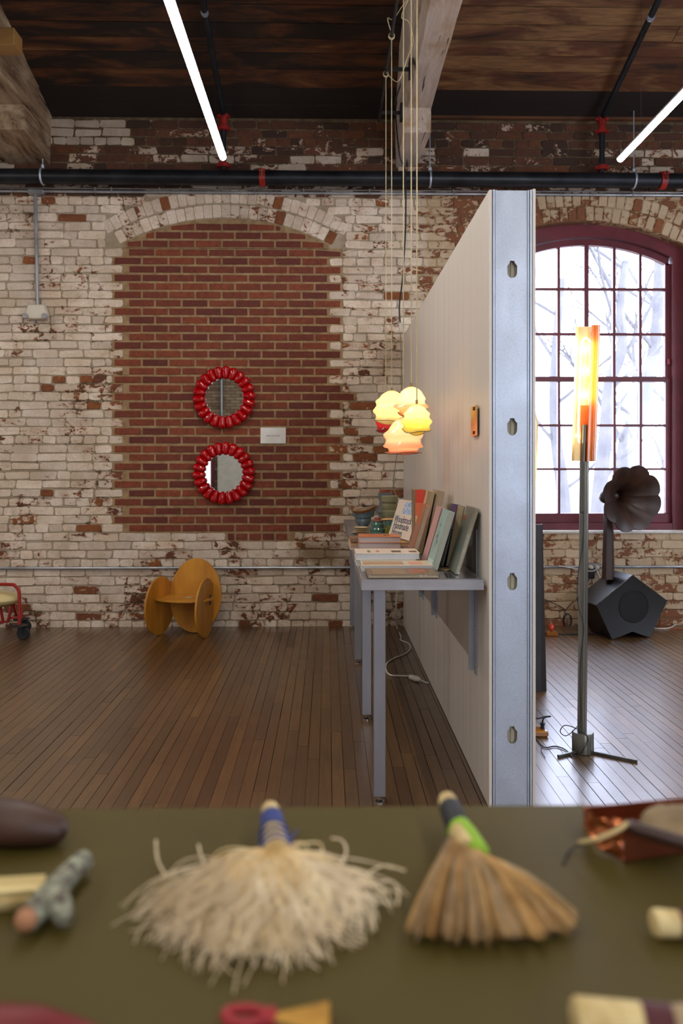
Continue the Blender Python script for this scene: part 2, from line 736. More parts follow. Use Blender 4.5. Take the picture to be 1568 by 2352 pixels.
wq(XW0, A2['xl'], -0.05, -0.05, TOPZ)
wq(A2['xr'], XW1, -0.05, -0.05, TOPZ)
wq(A2['xl'], A2['xr'], -0.05, -0.05, SILL)
for i in range(N_):
    wq(xs[i], xs[i + 1], arch_z(A2, xs[i]), arch_z(A2, xs[i + 1]), TOPZ)
    # soffit of the arch
    mb.add([(xs[i], yb, arch_z(A2, xs[i])), (xs[i], yb + TH_W, arch_z(A2, xs[i])),
            (xs[i + 1], yb + TH_W, arch_z(A2, xs[i + 1])), (xs[i + 1], yb, arch_z(A2, xs[i + 1]))], [(0, 1, 2, 3)])
for xx, fl in ((A2['xl'], False), (A2['xr'], True)):
    q = [(xx, yb, SILL), (xx, yb + TH_W, SILL), (xx, yb + TH_W, A2['zs']), (xx, yb, A2['zs'])]
    mb.add(q if fl else q, [(0, 1, 2, 3)] if not fl else [(3, 2, 1, 0)])
mb.box(XW0, A2['xl'], yb + TH_W - 0.01, yb + TH_W, -0.05, TOPZ)
mb.box(A2['xr'], XW1, yb + TH_W - 0.01, yb + TH_W, -0.05, TOPZ)
mb.box(A2['xl'], A2['xr'], yb + TH_W - 0.01, yb + TH_W, -0.05, SILL)
for i in range(N_):
    mb.box(xs[i], xs[i + 1], yb + TH_W - 0.01, yb + TH_W, arch_z(A2, xs[i]), TOPZ)
mb.build('mortar_bed', M_OLD_MORTAR, wall, smooth=False)

# ---- old bricks
XB0, XB1 = -4.3, 4.3
x_toothL = (atY(261, 700).x, atY(285, 700).x)
x_toothR = (atY(783, 700).x, atY(753, 700).x)
I_FIRST = rows_px.index(541)
I_LAST = rows_px.index(1213)


def infill_span(i, zc):
    """span of the red brick infill in course i"""
    if i == I_LAST + 1:
        return atY(521, 1233).x, atY(672, 1233).x
    if not (I_FIRST - 2 < i <= I_LAST):
        return None
    k = i - I_FIRST
    if k < 2:
        w = A1['R'] ** 2 - (zc + 0.01 - A1['zc']) ** 2
        if w <= 0.01:
            return None
        w = sqrt(w)
        return A1['xc'] - w + 0.02, A1['xc'] + w - 0.02
    odd = k % 2
    xl = x_toothL[0] if odd else x_toothL[1]
    xr = x_toothR[1] if odd else x_toothR[0]
    if k == 19:
        xr = atY(814, 900).x
    return xl, xr


old = []
for i, zc in enumerate(Zc):
    if zc > CEIL_Z - 0.01:
        continue
    h = CH - JT
    forb = []
    sp = infill_span(i, zc)
    if sp:
        forb.append((sp[0] - 0.012, sp[1] + 0.012))
    for A in (A1, A2):
        top = zc + h / 2
        if zc > A['zs'] - 0.03:
            w2 = (A['R'] + OUT) ** 2 - (zc - A['zc']) ** 2
            if w2 > 0:
                lim = (A['xr'] - A['xl']) / 2 + OUT * 0.55
                w = min(sqrt(w2), lim)
                forb.append((A['xc'] - w, A['xc'] + w))
    if SILL < zc < A2['zs'] + 0.03:
        forb.append((A2['xl'], A2['xr']))
    forb.sort()
    header = (i % 7 == 3)
    L = 0.111 if header else 0.2215
    x = XB0 + (0.11 if i % 2 else 0.0) + random.uniform(-0.03, 0.03)
    spans = []
    lo = XB0
    for a, b in forb:
        if a > lo:
            spans.append((lo, a))
        lo = max(lo, b)
    if lo < XB1:
        spans.append((lo, XB1))
    edges = []
    while x < XB1 + 0.3:
        edges.append(x)
        x += L * random.uniform(0.93, 1.07) if random.random() > 0.12 or header else 0.112
    for a, b in spans:
        cuts = [a] + [e for e in edges if a + 0.05 < e < b - 0.05] + [b]
        for x0, x1 in zip(cuts, cuts[1:]):
            xm = (x0 + x1) / 2
            cov = 0.715 + random.gauss(0, 0.06)
            hue = random.random() ** 1.5
            tone = random.uniform(0.5, 1)
            if random.random() < 0.04:
                cov, hue = random.uniform(0.15, 0.45), random.uniform(0.4, 0.9)
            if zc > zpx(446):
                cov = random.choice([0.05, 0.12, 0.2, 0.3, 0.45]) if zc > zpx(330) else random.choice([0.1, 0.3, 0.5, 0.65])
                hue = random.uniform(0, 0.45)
                tone = random.uniform(0.0, 0.35)  # lowered to paint the dimmer light under the roof into these bricks
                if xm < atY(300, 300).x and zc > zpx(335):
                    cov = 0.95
            elif zc < zpx(1305):
                cov -= 0.05
                hue *= 0.5
            elif zc < zpx(1215) and xm < 0.6:
                cov -= 0.06
            if xm > 0.72 and zc < zpx(446):
                cov = random.uniform(0.35, 0.72)
                hue = random.uniform(0.1, 0.6)
            elif xm > atY(800, 500).x and zc > zpx(800):
                cov -= 0.07
            yf = D + random.uniform(-0.002, 0.005)
            g = JT / 2 * random.uniform(0.25, 1.0)
            v, f = rect_brick(x0 + g, x1 - g, zc + random.uniform(-0.002, 0.002), h * random.uniform(0.99, 1.11), yf,
                              jit=0.0055, ch=0.011, inset=0.0028)
            # how near it shows to the middle of the picture; hidden or cropped ones last
            r = Vector((xm, D, zc)) - Vector((0, 0, H))
            px = 784 + F * r.dot(R_) / r.dot(F_)
            py = 1066 - F * r.z / r.dot(F_)
            pr = abs(px - 500) * 0.6 + abs(py - 900)
            if px < 5 or px > 1560 or 930 < px < 1235 or x1 - x0 < 0.15:
                pr += 5000
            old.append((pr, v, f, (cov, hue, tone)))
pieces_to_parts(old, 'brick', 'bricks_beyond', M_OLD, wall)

# ---- red brick infill
infill = thing('wall_infill', 'arched panel of newer red brick infill with tan mortar in the old wall', 'wall',
               (A1['xc'], D, Zc[I_LAST + 1]), kind='structure')
mb = MB()
ys_ = D + 0.0035
for i in range(I_FIRST - 1, I_LAST + 2):
    sp = infill_span(i, Zc[i])
    if not sp:
        continue
    top = Zc[i] + CH / 2 + 0.004
    bot = Zc[i] - CH / 2 - 0.004
    if i - I_FIRST < 2:
        continue
    mb.box(sp[0] - 0.014, sp[1] + 0.014, ys_ + 0.0004 * (i % 2), D + 0.03, bot, top)
zt0 = Zc[I_FIRST + 2] + CH / 2
xa, xb = A1['xl'], A1['xr']
for i in range(32):
    x0 = xa + (xb - xa) * i / 32
    x1 = xa + (xb - xa) * (i + 1) / 32
    z0, z1 = arch_z(A1, x0), arch_z(A1, x1)
    mb.add([(x0, ys_, zt0), (x1, ys_, zt0), (x1, ys_, z1), (x0, ys_, z0)], [(0, 1, 2, 3)])
mb.build('mortar_bed', M_TAN_MORTAR, infill, smooth=False)
red = []
BL = 0.2215
for i in range(I_FIRST - 1, I_LAST + 2):
    sp = infill_span(i, Zc[i])
    if not sp:
        continue
    k = i - I_FIRST
    step = BL if i <= I_LAST else BL / 2
    base = x_toothR[1] if k % 2 else x_toothR[0]
    cuts = [sp[1]]
    e = base
    while e > sp[0] + 0.03:
        if e < sp[1] - 0.03:
            cuts.append(e)
        e -= step
    cuts.append(sp[0])
    cuts = sorted(set(cuts))
    for x0, x1 in zip(cuts, cuts[1:]):
        xm = (x0 + x1) / 2
        g = 0.0085
        if x1 - x0 < 0.04:
            continue
        zc = Zc[i]
        hh = (CH - 0.019)
        z1 = zc + hh / 2
        P = [(x0 + g, zc - hh / 2), (x1 - g, zc - hh / 2), (x1 - g, z1), (x0 + g, z1)]
        if k < 3:
            za, zb_ = arch_z(A1, x1 - g) - 0.012, arch_z(A1, x0 + g) - 0.012
            P[2] = (P[2][0], min(P[2][1], za))
            P[3] = (P[3][0], min(P[3][1], zb_))
            if min(P[2][1] - P[1][1], P[3][1] - P[0][1]) < 0.012:
                P[2] = (P[2][0], max(P[2][1], P[1][1] + 0.008))
                P[3] = (P[3][0], max(P[3][1], P[0][1] + 0.008))
                if max(P[2][1] - P[1][1], P[3][1] - P[0][1]) < 0.02:
                    continue
        v, f = quad_brick(P, D - random.uniform(0, 0.003), jit=0.0012, ch=0.003, inset=0.002)
        t0 = random.random()
        if random.random() < 0.12:
            t0 = min(1, t0 + 0.5)
        pr = abs(xm - A1['xc']) + (5 if x1 - x0 < 0.12 else 0)
        red.append((pr, v, f, (t0, random.random(), random.random())))
pieces_to_parts(red, 'brick', 'bricks_beyond', M_RED, infill)


# ---- arch rings of brick on edge
def arch_ring(name, A, label, covr, yf0, pitch=0.073, gap=0.0045, jt=0.003):
    t = thing(name, label, 'arch', (A['xc'], D, A['zs']), kind='structure')
    P = []
    for ring in (0, 1):
        r0 = A['R'] + 0.004 + ring * (RING + 0.004)
        r1 = r0 + RING
        half = math.asin(((A['xr'] - A['xl']) / 2 + 0.02 + ring * 0.04) / A['R'])
        n = int(2 * half * (r0 + RING / 2) / pitch)
        for k in range(n):
            a0 = -half + 2 * half * k / n
            a1 = -half + 2 * half * (k + 1) / n
            g = gap / r0
            a0 += g
            a1 -= g
            rr0, rr1 = r0 + 0.003, r1 - 0.004 + random.uniform(-0.004, 0.003)
            pts = [(A['xc'] + rr0 * sin(a0), A['zc'] + rr0 * cos(a0)), (A['xc'] + rr0 * sin(a1), A['zc'] + rr0 * cos(a1)),
                   (A['xc'] + rr1 * sin(a1), A['zc'] + rr1 * cos(a1)), (A['xc'] + rr1 * sin(a0), A['zc'] + rr1 * cos(a0))]
            v, f = quad_brick(pts, yf0 + random.uniform(-0.002, 0.004), jit=jt, ch=0.008, inset=0.004,
                              depth=0.03 if ring else 0.12)
            cov = random.uniform(*covr)
            if random.random() < 0.08:
                cov = 0.1
            P.append((0, v, f, (cov, random.uniform(0.1, 0.8), random.uniform(0.5, 1))))
    pieces_to_parts(P, 'brick', 'bricks_beyond', M_OLD, t)
    return t


arch_ring('trim_1', A1, 'whitewashed double brick arch over the red brick infill', (0.56, 0.82), D + 0.003, gap=0.0012, jt=0.0015)
arch_ring('trim_2', A2, 'double brick arch with bare mortar joints over the window', (0.40, 0.75), D)

# ================================================================== window
M_MAROON = mat('maroon_window_paint', '#6a2630', 0.42, color2='#561c24', scale=5, bump=0.05)


def glass_mat():
    t = NT('window_glass')
    tr = t.n('ShaderNodeBsdfTransparent')
    tr.inputs[0].default_value = (0.96, 0.98, 0.98, 1)
    gl = t.n('ShaderNodeBsdfGlossy')
    gl.inputs['Roughness'].default_value = 0.03
    mx = t.n('ShaderNodeMixShader')
    t.link(t.sheen(0.035), mx.inputs[0])
    t.link(tr.outputs[0], mx.inputs[1])
    t.link(gl.outputs[0], mx.inputs[2])
    t.link(mx.outputs[0], t.out.inputs['Surface'])
    return t.m


M_GLASS = glass_mat()
win = thing('window_1', 'tall arched maroon multi-pane window with grid of glass panes', 'window',
            (A2['xc'], D + 0.15, SILL), kind='structure')


def wx(px):
    return atY(px, 900, D + 0.17).x


def wz(py):
    return atY(1420, py, D + 0.17).z


def arch_strip(xl, xr, fo, fi, y0, y1, zbot, n=28):
    """frame: arch between outer curve fo(x) and inner fi(x), from x = xl..xr"""
    b = MB()
    X = [xl + (xr - xl) * i / n for i in range(n + 1)]
    for a, c in zip(X, X[1:]):
        zo0, zo1, zi0, zi1 = fo(a), fo(c), fi(a), fi(c)
        b.prism([(a, y0, zi0), (c, y0, zi1), (c, y0, zo1), (a, y0, zo0)], (0, y1 - y0, 0))
    return b


gc = wx(1345)
hg = wx(1524) - gc                  # half width of the glass
zg_top, zg_cor = wz(565.5), wz(607.5)
hh = zg_top - zg_cor
Rg = (hg * hg + hh * hh) / (2 * hh)
zgc = zg_top - Rg


def gz(x, e=0.0):
    return zgc + sqrt(max((Rg + e) ** 2 - (x - gc) ** 2, 0))


zsill_frame = wz(1219)
zb0 = wz(1178.5)
# outer casing with arched head
y0c, y1c = D + 0.10, D + 0.24
w_in = wx(1536) - gc
w_out = A2['xr'] - gc + 0.02
b = arch_strip(gc - w_in - 0.001, gc + w_in + 0.001, lambda x: arch_z(A2, min(max(x, A2['xl']), A2['xr'])) + 0.02, lambda x: gz(x, 0.058), y0c, y1c, 0)
for s_ in (-1, 1):
    b.prism([(gc + s_ * w_in, y0c, zsill_frame), (gc + s_ * w_out, y0c, zsill_frame), (gc + s_ * w_out, y0c, A2['zs'] + 0.03),
             (gc + s_ * w_in, y0c, arch_z(A2, gc + s_ * w_in) + 0.02)], (0, y1c - y0c, 0))
b.build('window_casing', M_MAROON, win)
b = MB().box(gc - w_in, gc + w_in, D + 0.10, y1c, zsill_frame, wz(1200))
b.build('bottom_rail', M_MAROON, win, bevel=0.004)
# upper sash
yu0, yu1 = D + 0.145, D + 0.195
b = arch_strip(gc - hg - 0.03, gc + hg + 0.03, lambda x: gz(x, 0.054), lambda x: gz(x, 0.0), yu0, yu1, 0)
for s_ in (-1, 1):
    b.prism([(gc + s_ * hg, yu0, wz(877)), (gc + s_ * (hg + 0.045), yu0, wz(877)), (gc + s_ * (hg + 0.045), yu0, zg_cor),
             (gc + s_ * hg, yu0, zg_cor + 0.005)], (0, yu1 - yu0, 0))
b.box(gc - hg, gc + hg, yu0 - 0.01, yu1, wz(877.5), wz(866))
b.build('upper_sash', M_MAROON, win)
# lower sash
yl0, yl1 = D + 0.135, D + 0.185
b = MB()
b.box(gc - hg - 0.045, gc + hg + 0.045, yl0, yl1, wz(1200), zb0)
for s_ in (-1, 1):
    b.box(gc + s_ * (hg + 0.002), gc + s_ * (hg + 0.045), yl0, yl1, zb0, wz(870))
b.build('lower_sash', M_MAROON, win, bevel=0.003)
# muntins and panes
gx = [gc - hg, wx(1227) + 0.0, 0, 0, 0, 0, gc + hg]
gx = [gc - hg, gc - hg * 0.685, gc - hg * 0.352, gc, wx(1408.5), wx(1468.5), gc + hg]
gx[1] = 2 * gc - gx[5]
gx[2] = 2 * gc - gx[4]
rowsz = [wz(566), wz(665.4), wz(768.4), wz(871.5), wz(977.5), wz(1077.5), zb0]
for c in range(1, 6):
    w = 0.019 if c == 3 else 0.0115
    zt_ = gz(gx[c]) + 0.01
    MB().box(gx[c] - w, gx[c] + w, yu0 + 0.005, yu1 - 0.005, rowsz[3], zt_).build('muntin', M_MAROON, win, bevel=0.002)
    wl_ = 0.0105
    MB().box(gx[c] - wl_, gx[c] + wl_, yl0 + 0.005, yl1 - 0.005, rowsz[6], rowsz[3]).build('muntin', M_MAROON, win, bevel=0.002)
for r in (1, 2):
    MB().box(gc - hg, gc + hg, yu0 + 0.006, yu1 - 0.006, rowsz[r] - 0.0105, rowsz[r] + 0.0105).build('muntin', M_MAROON, win, bevel=0.002)
for r in (4, 5):
    MB().box(gc - hg, gc + hg, yl0 + 0.006, yl1 - 0.006, rowsz[r] - 0.010, rowsz[r] + 0.010).build('muntin', M_MAROON, win, bevel=0.002)
for c in range(6):
    for r in range(6):
        yg = (yu0 + yu1) / 2 + 0.006 if r < 3 else (yl0 + yl1) / 2 + 0.006
        x0, x1 = gx[c], gx[c + 1]
        z1, z0 = rowsz[r], rowsz[r + 1]
        if r == 0:
            P = [(x0, yg, z0), (x1, yg, z0)] + [(x1 + (x0 - x1) * k / 4, yg, gz(x1 + (x0 - x1) * k / 4)) for k in range(5)]
        else:
            P = [(x0, yg, z0), (x1, yg, z0), (x1, yg, z1), (x0, yg, z1)]
        MB().prism(P, (0, 0.003, 0)).build('pane', M_GLASS, win, smooth=False)
MB().box(wx(1528), wx(1533), D + 0.125, D + 0.145, wz(838), wz(826)).build('sash_latch', mat('red_latch', '#8c2030', 0.4), win)
# stone sill
tag(MB().box(A2['xl'] - 0.005, A2['xr'] + 0.005, D - 0.012, D + 0.30, SILL - 0.016, SILL + 0.006)
    .build('trim_3', mat('white_sill', '#d8d4cc', 0.7, color2='#b9b2a5', scale=12, bump=0.2), bevel=0.003),
    'thin white painted window sill under the maroon window', 'sill', kind='structure')

# ================================================================== floor
fl = thing('floor', 'worn varnished brown strip-wood floor', 'floor', (0, 3, 0), kind='structure')
MB().box(XW0, XW1, -5, D + 0.02, -0.06, -0.006).build('subfloor', mat('subfloor', '#140c07', 0.9), fl, smooth=False)
BW = 0.0543
boards = []
nb = int((XW1 - XW0) / BW) + 1
for i in range(nb):
    x0 = XW0 + i * BW
    y0 = -5 + random.uniform(-1.0, 0)
    while y0 < D:
        L = random.uniform(0.45, 1.5)
        a, bb = max(y0, -5), min(y0 + L, D + 0.01)
        y0 += L
        if bb - a < 0.02:
            continue
        g = random.choice([0.0006, 0.0008, 0.0011, 0.0020])
        zt = random.uniform(-0.0004, 0.0003)
        vs_ = [(x0 + g, a + 0.0008, -0.012), (x0 + BW - g, a + 0.0008, -0.012), (x0 + BW - g, bb - 0.0008, -0.012), (x0 + g, bb - 0.0008, -0.012),
               (x0 + g, a + 0.0008, zt), (x0 + BW - g, a + 0.0008, zt), (x0 + BW - g, bb - 0.0008, zt), (x0 + g, bb - 0.0008, zt)]
        fs = [(4, 5, 6, 7), (0, 1, 5, 4), (1, 2, 6, 5), (2, 3, 7, 6), (3, 0, 4, 7)]
        ym = min(max((a + bb) / 2, a), bb)
        vis = 9999
        cy0 = max(a, 3.03)
        if bb > 3.1:
            yy = (cy0 + bb) / 2
            px = 784 + F * (x0 * cos(TH) - yy * sin(TH)) / (x0 * sin(TH) + yy * cos(TH))
            hid = x0 > 0.62 and x0 < 0.83
            pxp = (x0 / yy)
            if -10 < px < 1578 and not hid and not (930 < px < 1224 and x0 > 0.6):
                vis = yy - 0.4 * (bb - cy0)
        tn = random.gauss(0.45, 0.2)
        boards.append((vis, vs_, fs, (min(max(tn, 0), 1), random.random(), random.random())))
pieces_to_parts(boards, 'floor_board', 'floor_boards_beyond', M_FLOOR, fl)

# ================================================================== roof
SL = 0.306
RIDGE_Y = 0.676
ceil = thing('ceiling', 'sloping sooty dark wooden plank ceiling', 'ceiling', (0, 3, CEIL_Z), kind='structure')


def roof_z(y):
    return CEIL_Z + SL * (D - y) if y > RIDGE_Y else CEIL_Z + SL * (y + 5)


def slope_board(x0, x1, ya, yb_, t=0.03, drop=0.0):
    za, zb_ = roof_z(ya) - drop, roof_z(yb_) - drop
    vs_ = [(x0, ya, za), (x1, ya, za), (x1, yb_, zb_), (x0, yb_, zb_)]
    vs_ += [(p[0], p[1], p[2] + t) for p in vs_]
    fs = [(3, 2, 1, 0), (4, 5, 6, 7), (0, 1, 5, 4), (1, 2, 6, 5), (2, 3, 7, 6), (3, 0, 4, 7)]
    return vs_, fs


pl = []
yy = D + 0.02
row = 0
widths = [0.16, 0.165, 0.18, 0.15, 0.13, 0.13, 0.145]
while yy > RIDGE_Y + 0.01:
    w = widths[row] if row < len(widths) else random.uniform(0.13, 0.17)
    segs = [XW0, -4.9 + random.uniform(-0.4, 0.4), -2.42, 0.68, 2.9 + random.uniform(-0.6, 0.9), XW1]
    for x0, x1 in zip(segs, segs[1:]):
        v, f = slope_board(x0 + 0.002, x1 - 0.002, yy - w + 0.005, yy - 0.005, drop=random.uniform(0, 0.008))
        t0 = random.uniform(0.15, 0.6)
        if x0 > 0 and 1 < row < 8:
            t0 += 0.35
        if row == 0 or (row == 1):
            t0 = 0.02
        pl.append((row, v, f, (t0, random.random(), 0)))
    yy -= w
    row += 1
pieces_to_parts(pl, 'ceiling_plank', 'ceiling_planks_beyond', M_CEIL, ceil, limit=120)
b = MB()
v, f = slope_board(XW0, XW1, RIDGE_Y - 0.02, D + 0.4, 0.02, drop=-0.035)
b.add(v, f)
v, f = slope_board(XW0, XW1, -5, RIDGE_Y + 0.02, 0.02, drop=-0.03)
b.add(v, f)
b.build('roof_deck', mat('roof_deck', '#17100a', 0.9), ceil, smooth=False)
tag(MB().box(0.82, 4.6, D - 0.035, D + 0.01, CEIL_Z - 0.01, CEIL_Z + 0.028).build('trim_4', M_DARKWOOD),
    'orange-brown ledger board along the top of the brick wall', 'trim', kind='structure')

# ---- timber beams
def beam(name, label, P_bot, xl, xr, ynear, zb, m, m2, block_x, cham):
    t = thing(name, label, 'beam', ((xl + xr) / 2, 5.5, zb))
    b = MB()
    # cross-section stations along y; slightly wavy old timber
    n = 14
    secs = []
    for i in range(n + 1):
        yy = ynear + (D - 0.30 - ynear) * i / n
        wv = lambda: random.uniform(-0.006, 0.006)
        top = roof_z(yy) + 0.02
        secs.append([(xl + wv() - (D - yy) * cham[2], yy, top), (xl + wv(), yy, zb + cham[1]), (xl + cham[0] + wv(), yy, zb + wv() * 0.5),
                     (xr + wv() * 0.5, yy, zb + wv() * 0.5), (xr + wv(), yy, top)])
    vs_ = [p for s_ in secs for p in s_]
    fs = []
    for i in range(n):
        for k in range(4):
            fs.append((i * 5 + k, (i + 1) * 5 + k, (i + 1) * 5 + k + 1, i * 5 + k + 1)[::-1])
    fs.append((0, 1, 2, 3, 4))
    fs.append((n * 5 + 4, n * 5 + 3, n * 5 + 2, n * 5 + 1, n * 5))
    b.add(vs_, fs)
    b.build('timber', m, t, angle=50)
    # bolster block at the wall: cut square in front, sloped underneath
    x0, x1, x0b, x1b = block_x
    y0, z0, z1 = 5.776, H + (1066 - 303) * 5.776 / F, H + (1066 - 384) * 6.36 / F
    ym = y0 + 0.02
    b = MB()
    ty = roof_z(y0) + 0.02
    vs_ = [(x0, y0, zb - 0.002), (x1, y0, zb - 0.002), (x1, y0, z0), (x0, y0, z0),
           (x0b, D + 0.01, CEIL_Z + 0.03), (x1b, D + 0.01, CEIL_Z + 0.03), (x1b - 0.015, D + 0.01, z1), (x0b + 0.01, D + 0.01, z1),
           (x0, y0, ty), (x1, y0, ty)]
    fs = [(3, 2, 1, 0), (7, 6, 2, 3), (4, 7, 3, 0, 8), (1, 2, 6, 5, 9), (0, 1, 9, 8)[::1], (8, 9, 5, 4), (4, 5, 6, 7)]
    b.add(vs_, fs)
    b.build('bolster_block', m2, t, angle=30)
    return t


beam('timber_beam', 'pale whitewashed timber roof beam above the pendant cords', None, 0.555, 0.787, 3.2, 4.073, M_BEAM, M_BEAM,
     (0.575, 0.786, 0.56, 0.757), (0.05, 0.07, 0.03))
beam('timber_beam', 'rough brown timber roof beam in the upper left corner', None, -2.62, -2.285, 3.2, 4.073, M_BEAM_D, M_BEAM_D,
     (-2.66, -2.29, -2.66, -2.295), (0.02, 0.02, 0.0))
p = atD(0, 62, 5.0)
q = atD(32, 102, 5.0)
tag(MB().box(p.x - 0.4, q.x, p.y, p.y + 0.14, q.z, p.z).build('wooden_block', mat('yellow_pine', '#9a7440', 0.6, color2='#7d5a2e', scale=4, stretch=(0.2, 1, 1)), bevel=0.004),
    'sawn yellow pine block fixed under the rough timber beam at upper left', 'block')

# ================================================================== other walls of the room (reflected in the mirrors)
def brick_texture(name):
    t = NT(name)
    br = t.n('ShaderNodeTexBrick')
    mp = t.n('ShaderNodeMapping')
    g = t.n('ShaderNodeNewGeometry')
    cmb = t.n('ShaderNodeCombineXYZ')
    sp = t.n('ShaderNodeSeparateXYZ')
    t.link(g.outputs['Position'], sp.inputs[0])
    t.link(t.math('ADD', sp.outputs[0], sp.outputs[1]), cmb.inputs[0])
    t.link(sp.outputs[2], cmb.inputs[1])
    t.link(cmb.outputs[0], br.inputs['Vector'])
    br.inputs['Scale'].default_value = 1.0
    br.inputs['Brick Width'].default_value = 0.22
    br.inputs['Row Height'].default_value = 0.071
    br.inputs['Mortar Size'].default_value = 0.008
    br.inputs['Color1'].default_value = (*srgb('#a8967f'), 1)
    br.inputs['Color2'].default_value = (*srgb('#7a5c48'), 1)
    br.inputs['Mortar'].default_value = (*srgb('#5f523f'), 1)
    t.link(br.outputs['Color'], t.b.inputs['Base Color'])
    t.b.inputs['Roughness'].default_value = 0.85
    return t.m


M_FAR = brick_texture('far_painted_brick')
M_WIN_LIGHT = mat('rear_wall_panel', '#c9c5b8', 0.7)


def far_wall(name, label, pts):
    b = MB()
    b.add(pts, [(0, 1, 2, 3)])
    return tag(b.build(name, M_FAR, smooth=False), label, 'wall', kind='structure')


far_wall('wall_left', 'painted brick side wall at the far left of the room', [(XW0, -5, 0), (XW0, D, 0), (XW0, D, 6.2), (XW0, -5, 6.2)])
far_wall('wall_right', 'painted brick side wall at the far right of the room', [(XW1, D, 0), (XW1, -5, 0), (XW1, -5, 6.2), (XW1, D, 6.2)])
far_wall('wall_rear', 'painted brick wall behind the viewer', [(XW1, -5, 0), (XW0, -5, 0), (XW0, -5, 4.4), (XW1, -5, 4.4)])
# frames round the rear and side windows, white door leaf and conduit that the mirrors show
k = 0
for (cx_, hw) in ((3.2, 0.82), (0.6, 0.82), (-3.45, 0.82)):
    k += 1
    b = MB()
    zt, zb = (2.18, 0.52) if cx_ < 0 else (3.45, 0.95)
    for a0, a1, z0, z1 in ((cx_ - hw, cx_ - hw + 0.07, zb, zt), (cx_ + hw - 0.07, cx_ + hw, zb, zt),
                           (cx_ - hw + 0.07, cx_ + hw - 0.07, zt - 0.08, zt), (cx_ - hw + 0.07, cx_ + hw - 0.07, zb, zb + 0.08)):
        b.box(a0, a1, -4.99, -4.86, z0, z1)
    tag(b.build('window_%d' % (k + 1), M_MAROON), 'maroon window frame behind the viewer', 'window', kind='structure')
for yy in (3.4, 0.2):
    k += 1
    b = MB()
    for a0, a1, z0, z1 in ((yy - 0.82, yy - 0.75, 0.8, 3.2), (yy + 0.75, yy + 0.82, 0.8, 3.2), (yy - 0.75, yy + 0.75, 3.15, 3.2), (yy - 0.75, yy + 0.75, 0.8, 0.85)):
        b.box(5.36, 5.49, a0, a1, z0, z1)
    tag(b.build('window_%d' % (k + 1), M_MAROON), 'maroon window frame in the right side wall', 'window', kind='structure')
tag(MB().box(-2.55, -1.90, -4.995, -4.94, 0, 2.3).build('door_1', mat('cream_door', '#d9d7cb', 0.6), bevel=0.004),
    'plain cream door behind the viewer', 'door', kind='structure')
tag(MB().tube([(-2.46, -4.95, 2.35), (-2.46, -4.95, 4.3)], 0.03, 8).build('conduit', mat('galv', '#9aa0a4', 0.4, 0.8)),
    'vertical conduit on the wall behind the viewer', 'conduit')

# ================================================================== shared object materials
def galvanised():
    t = NT('galvanised_stud_steel')
    p = t.pos()
    sp = t.n('ShaderNodeTexVoronoi')
    sp.inputs['Scale'].default_value = 260
    t.link(p, sp.inputs['Vector'])
    c = t.mix(t.step(sp.outputs['Distance'], 0.0, 1.0), srgb('#c2cad6'), srgb('#aab3c2'))
    t.link(c, t.b.inputs['Base Color'])
    t.b.inputs['Metallic'].default_value = 0.7
    r = t.math('ADD', 0.38, t.math('MULTIPLY', t.noise(p, 7, 3), 0.15))
    t.link(r, t.b.inputs['Roughness'])
    t.bump(t.noise(t.pos((1, 1, 0.5)), 5.0, 3, 0.5), 0.35, 0.03)
    return t.m


M_GALV = galvanised()
M_STEEL = mat('brushed_table_steel', '#a6a5a9', 0.34, 0.75, color2='#8d9099', scale=5, stretch=(1, 1, 0.3), bump=0.06, bscale=30)
M_BRUSH = mat('brushed_zinc_edge', '#aeacae', 0.45, 0.6, color2='#8c8a8e', scale=9, stretch=(0.3, 1, 1))
M_CHROME = mat('chrome', '#c8c8c8', 0.18, 1.0)
M_DRYWALL = None


def drywall():
    t = NT('white_partition_board')
    tr = t.tint()
    t.b.inputs['Base Color'].default_value = (*srgb('#e0dad2'), 1)
    t.b.inputs['Roughness'].default_value = 0.34
    t.b.inputs['Specular IOR Level'].default_value = 0.4
    # upright flutes, a few centimetres apart
    w = t.noise(t.pos((1, 1, 0.0)), 9.0, 3, 0.5)
    t.bump(w, 0.25, 0.04)
    return t.m


M_DRYWALL = drywall()
M_PAPER = mat('drywall_edge_paper', '#b9b8b8', 0.7)
M_BLACK = mat('black_rubber', '#15151a', 0.5)
M_BLACKC = mat('black_cable', '#101114', 0.45)
M_WHITEC = mat('white_plastic', '#d6d0c4', 0.45)
M_BRASS = mat('brass', '#b08d4a', 0.3, 0.9)

# ================================================================== partition
PX = 0.632
PY0 = 2.974 - 0.01
PX1 = PX + 0.1835
PZ = H + (1066 - 435) * 2.974 / F
part = thing('partition_wall', 'long white freestanding partition wall with bare steel stud at its near end', 'partition',
             ((PX + PX1) / 2, 4.6, 0))
W4 = 1.22
y = PY0 + 0.002
first = True
ys2 = [PY0 + 0.002, 4.194 + 0.0, 4.194 + W4, D - 0.006]
ys2 = [PY0 + 0.002, PY0 + W4, PY0 + 2 * W4, D - 0.006]
for (xa_, xb_) in ((PX, PX + 0.012), (PX1 - 0.012, PX1)):
    for a, c in zip(ys2, ys2[1:]):
        MB().box(xa_, xb_, a + 0.0008, c - 0.0008, 0.004, PZ if xa_ == PX else PZ + 0.005).build('wall_panel', M_DRYWALL, part, smooth=False, bevel=0.0012)
for (xa_, xb_) in ((PX + 0.0125, PX + 0.016), (PX1 - 0.016, PX1 - 0.0125)):
    pass
# steel studs inside, every 610 mm
stx0, stx1 = PX + 0.014, PX1 - 0.014


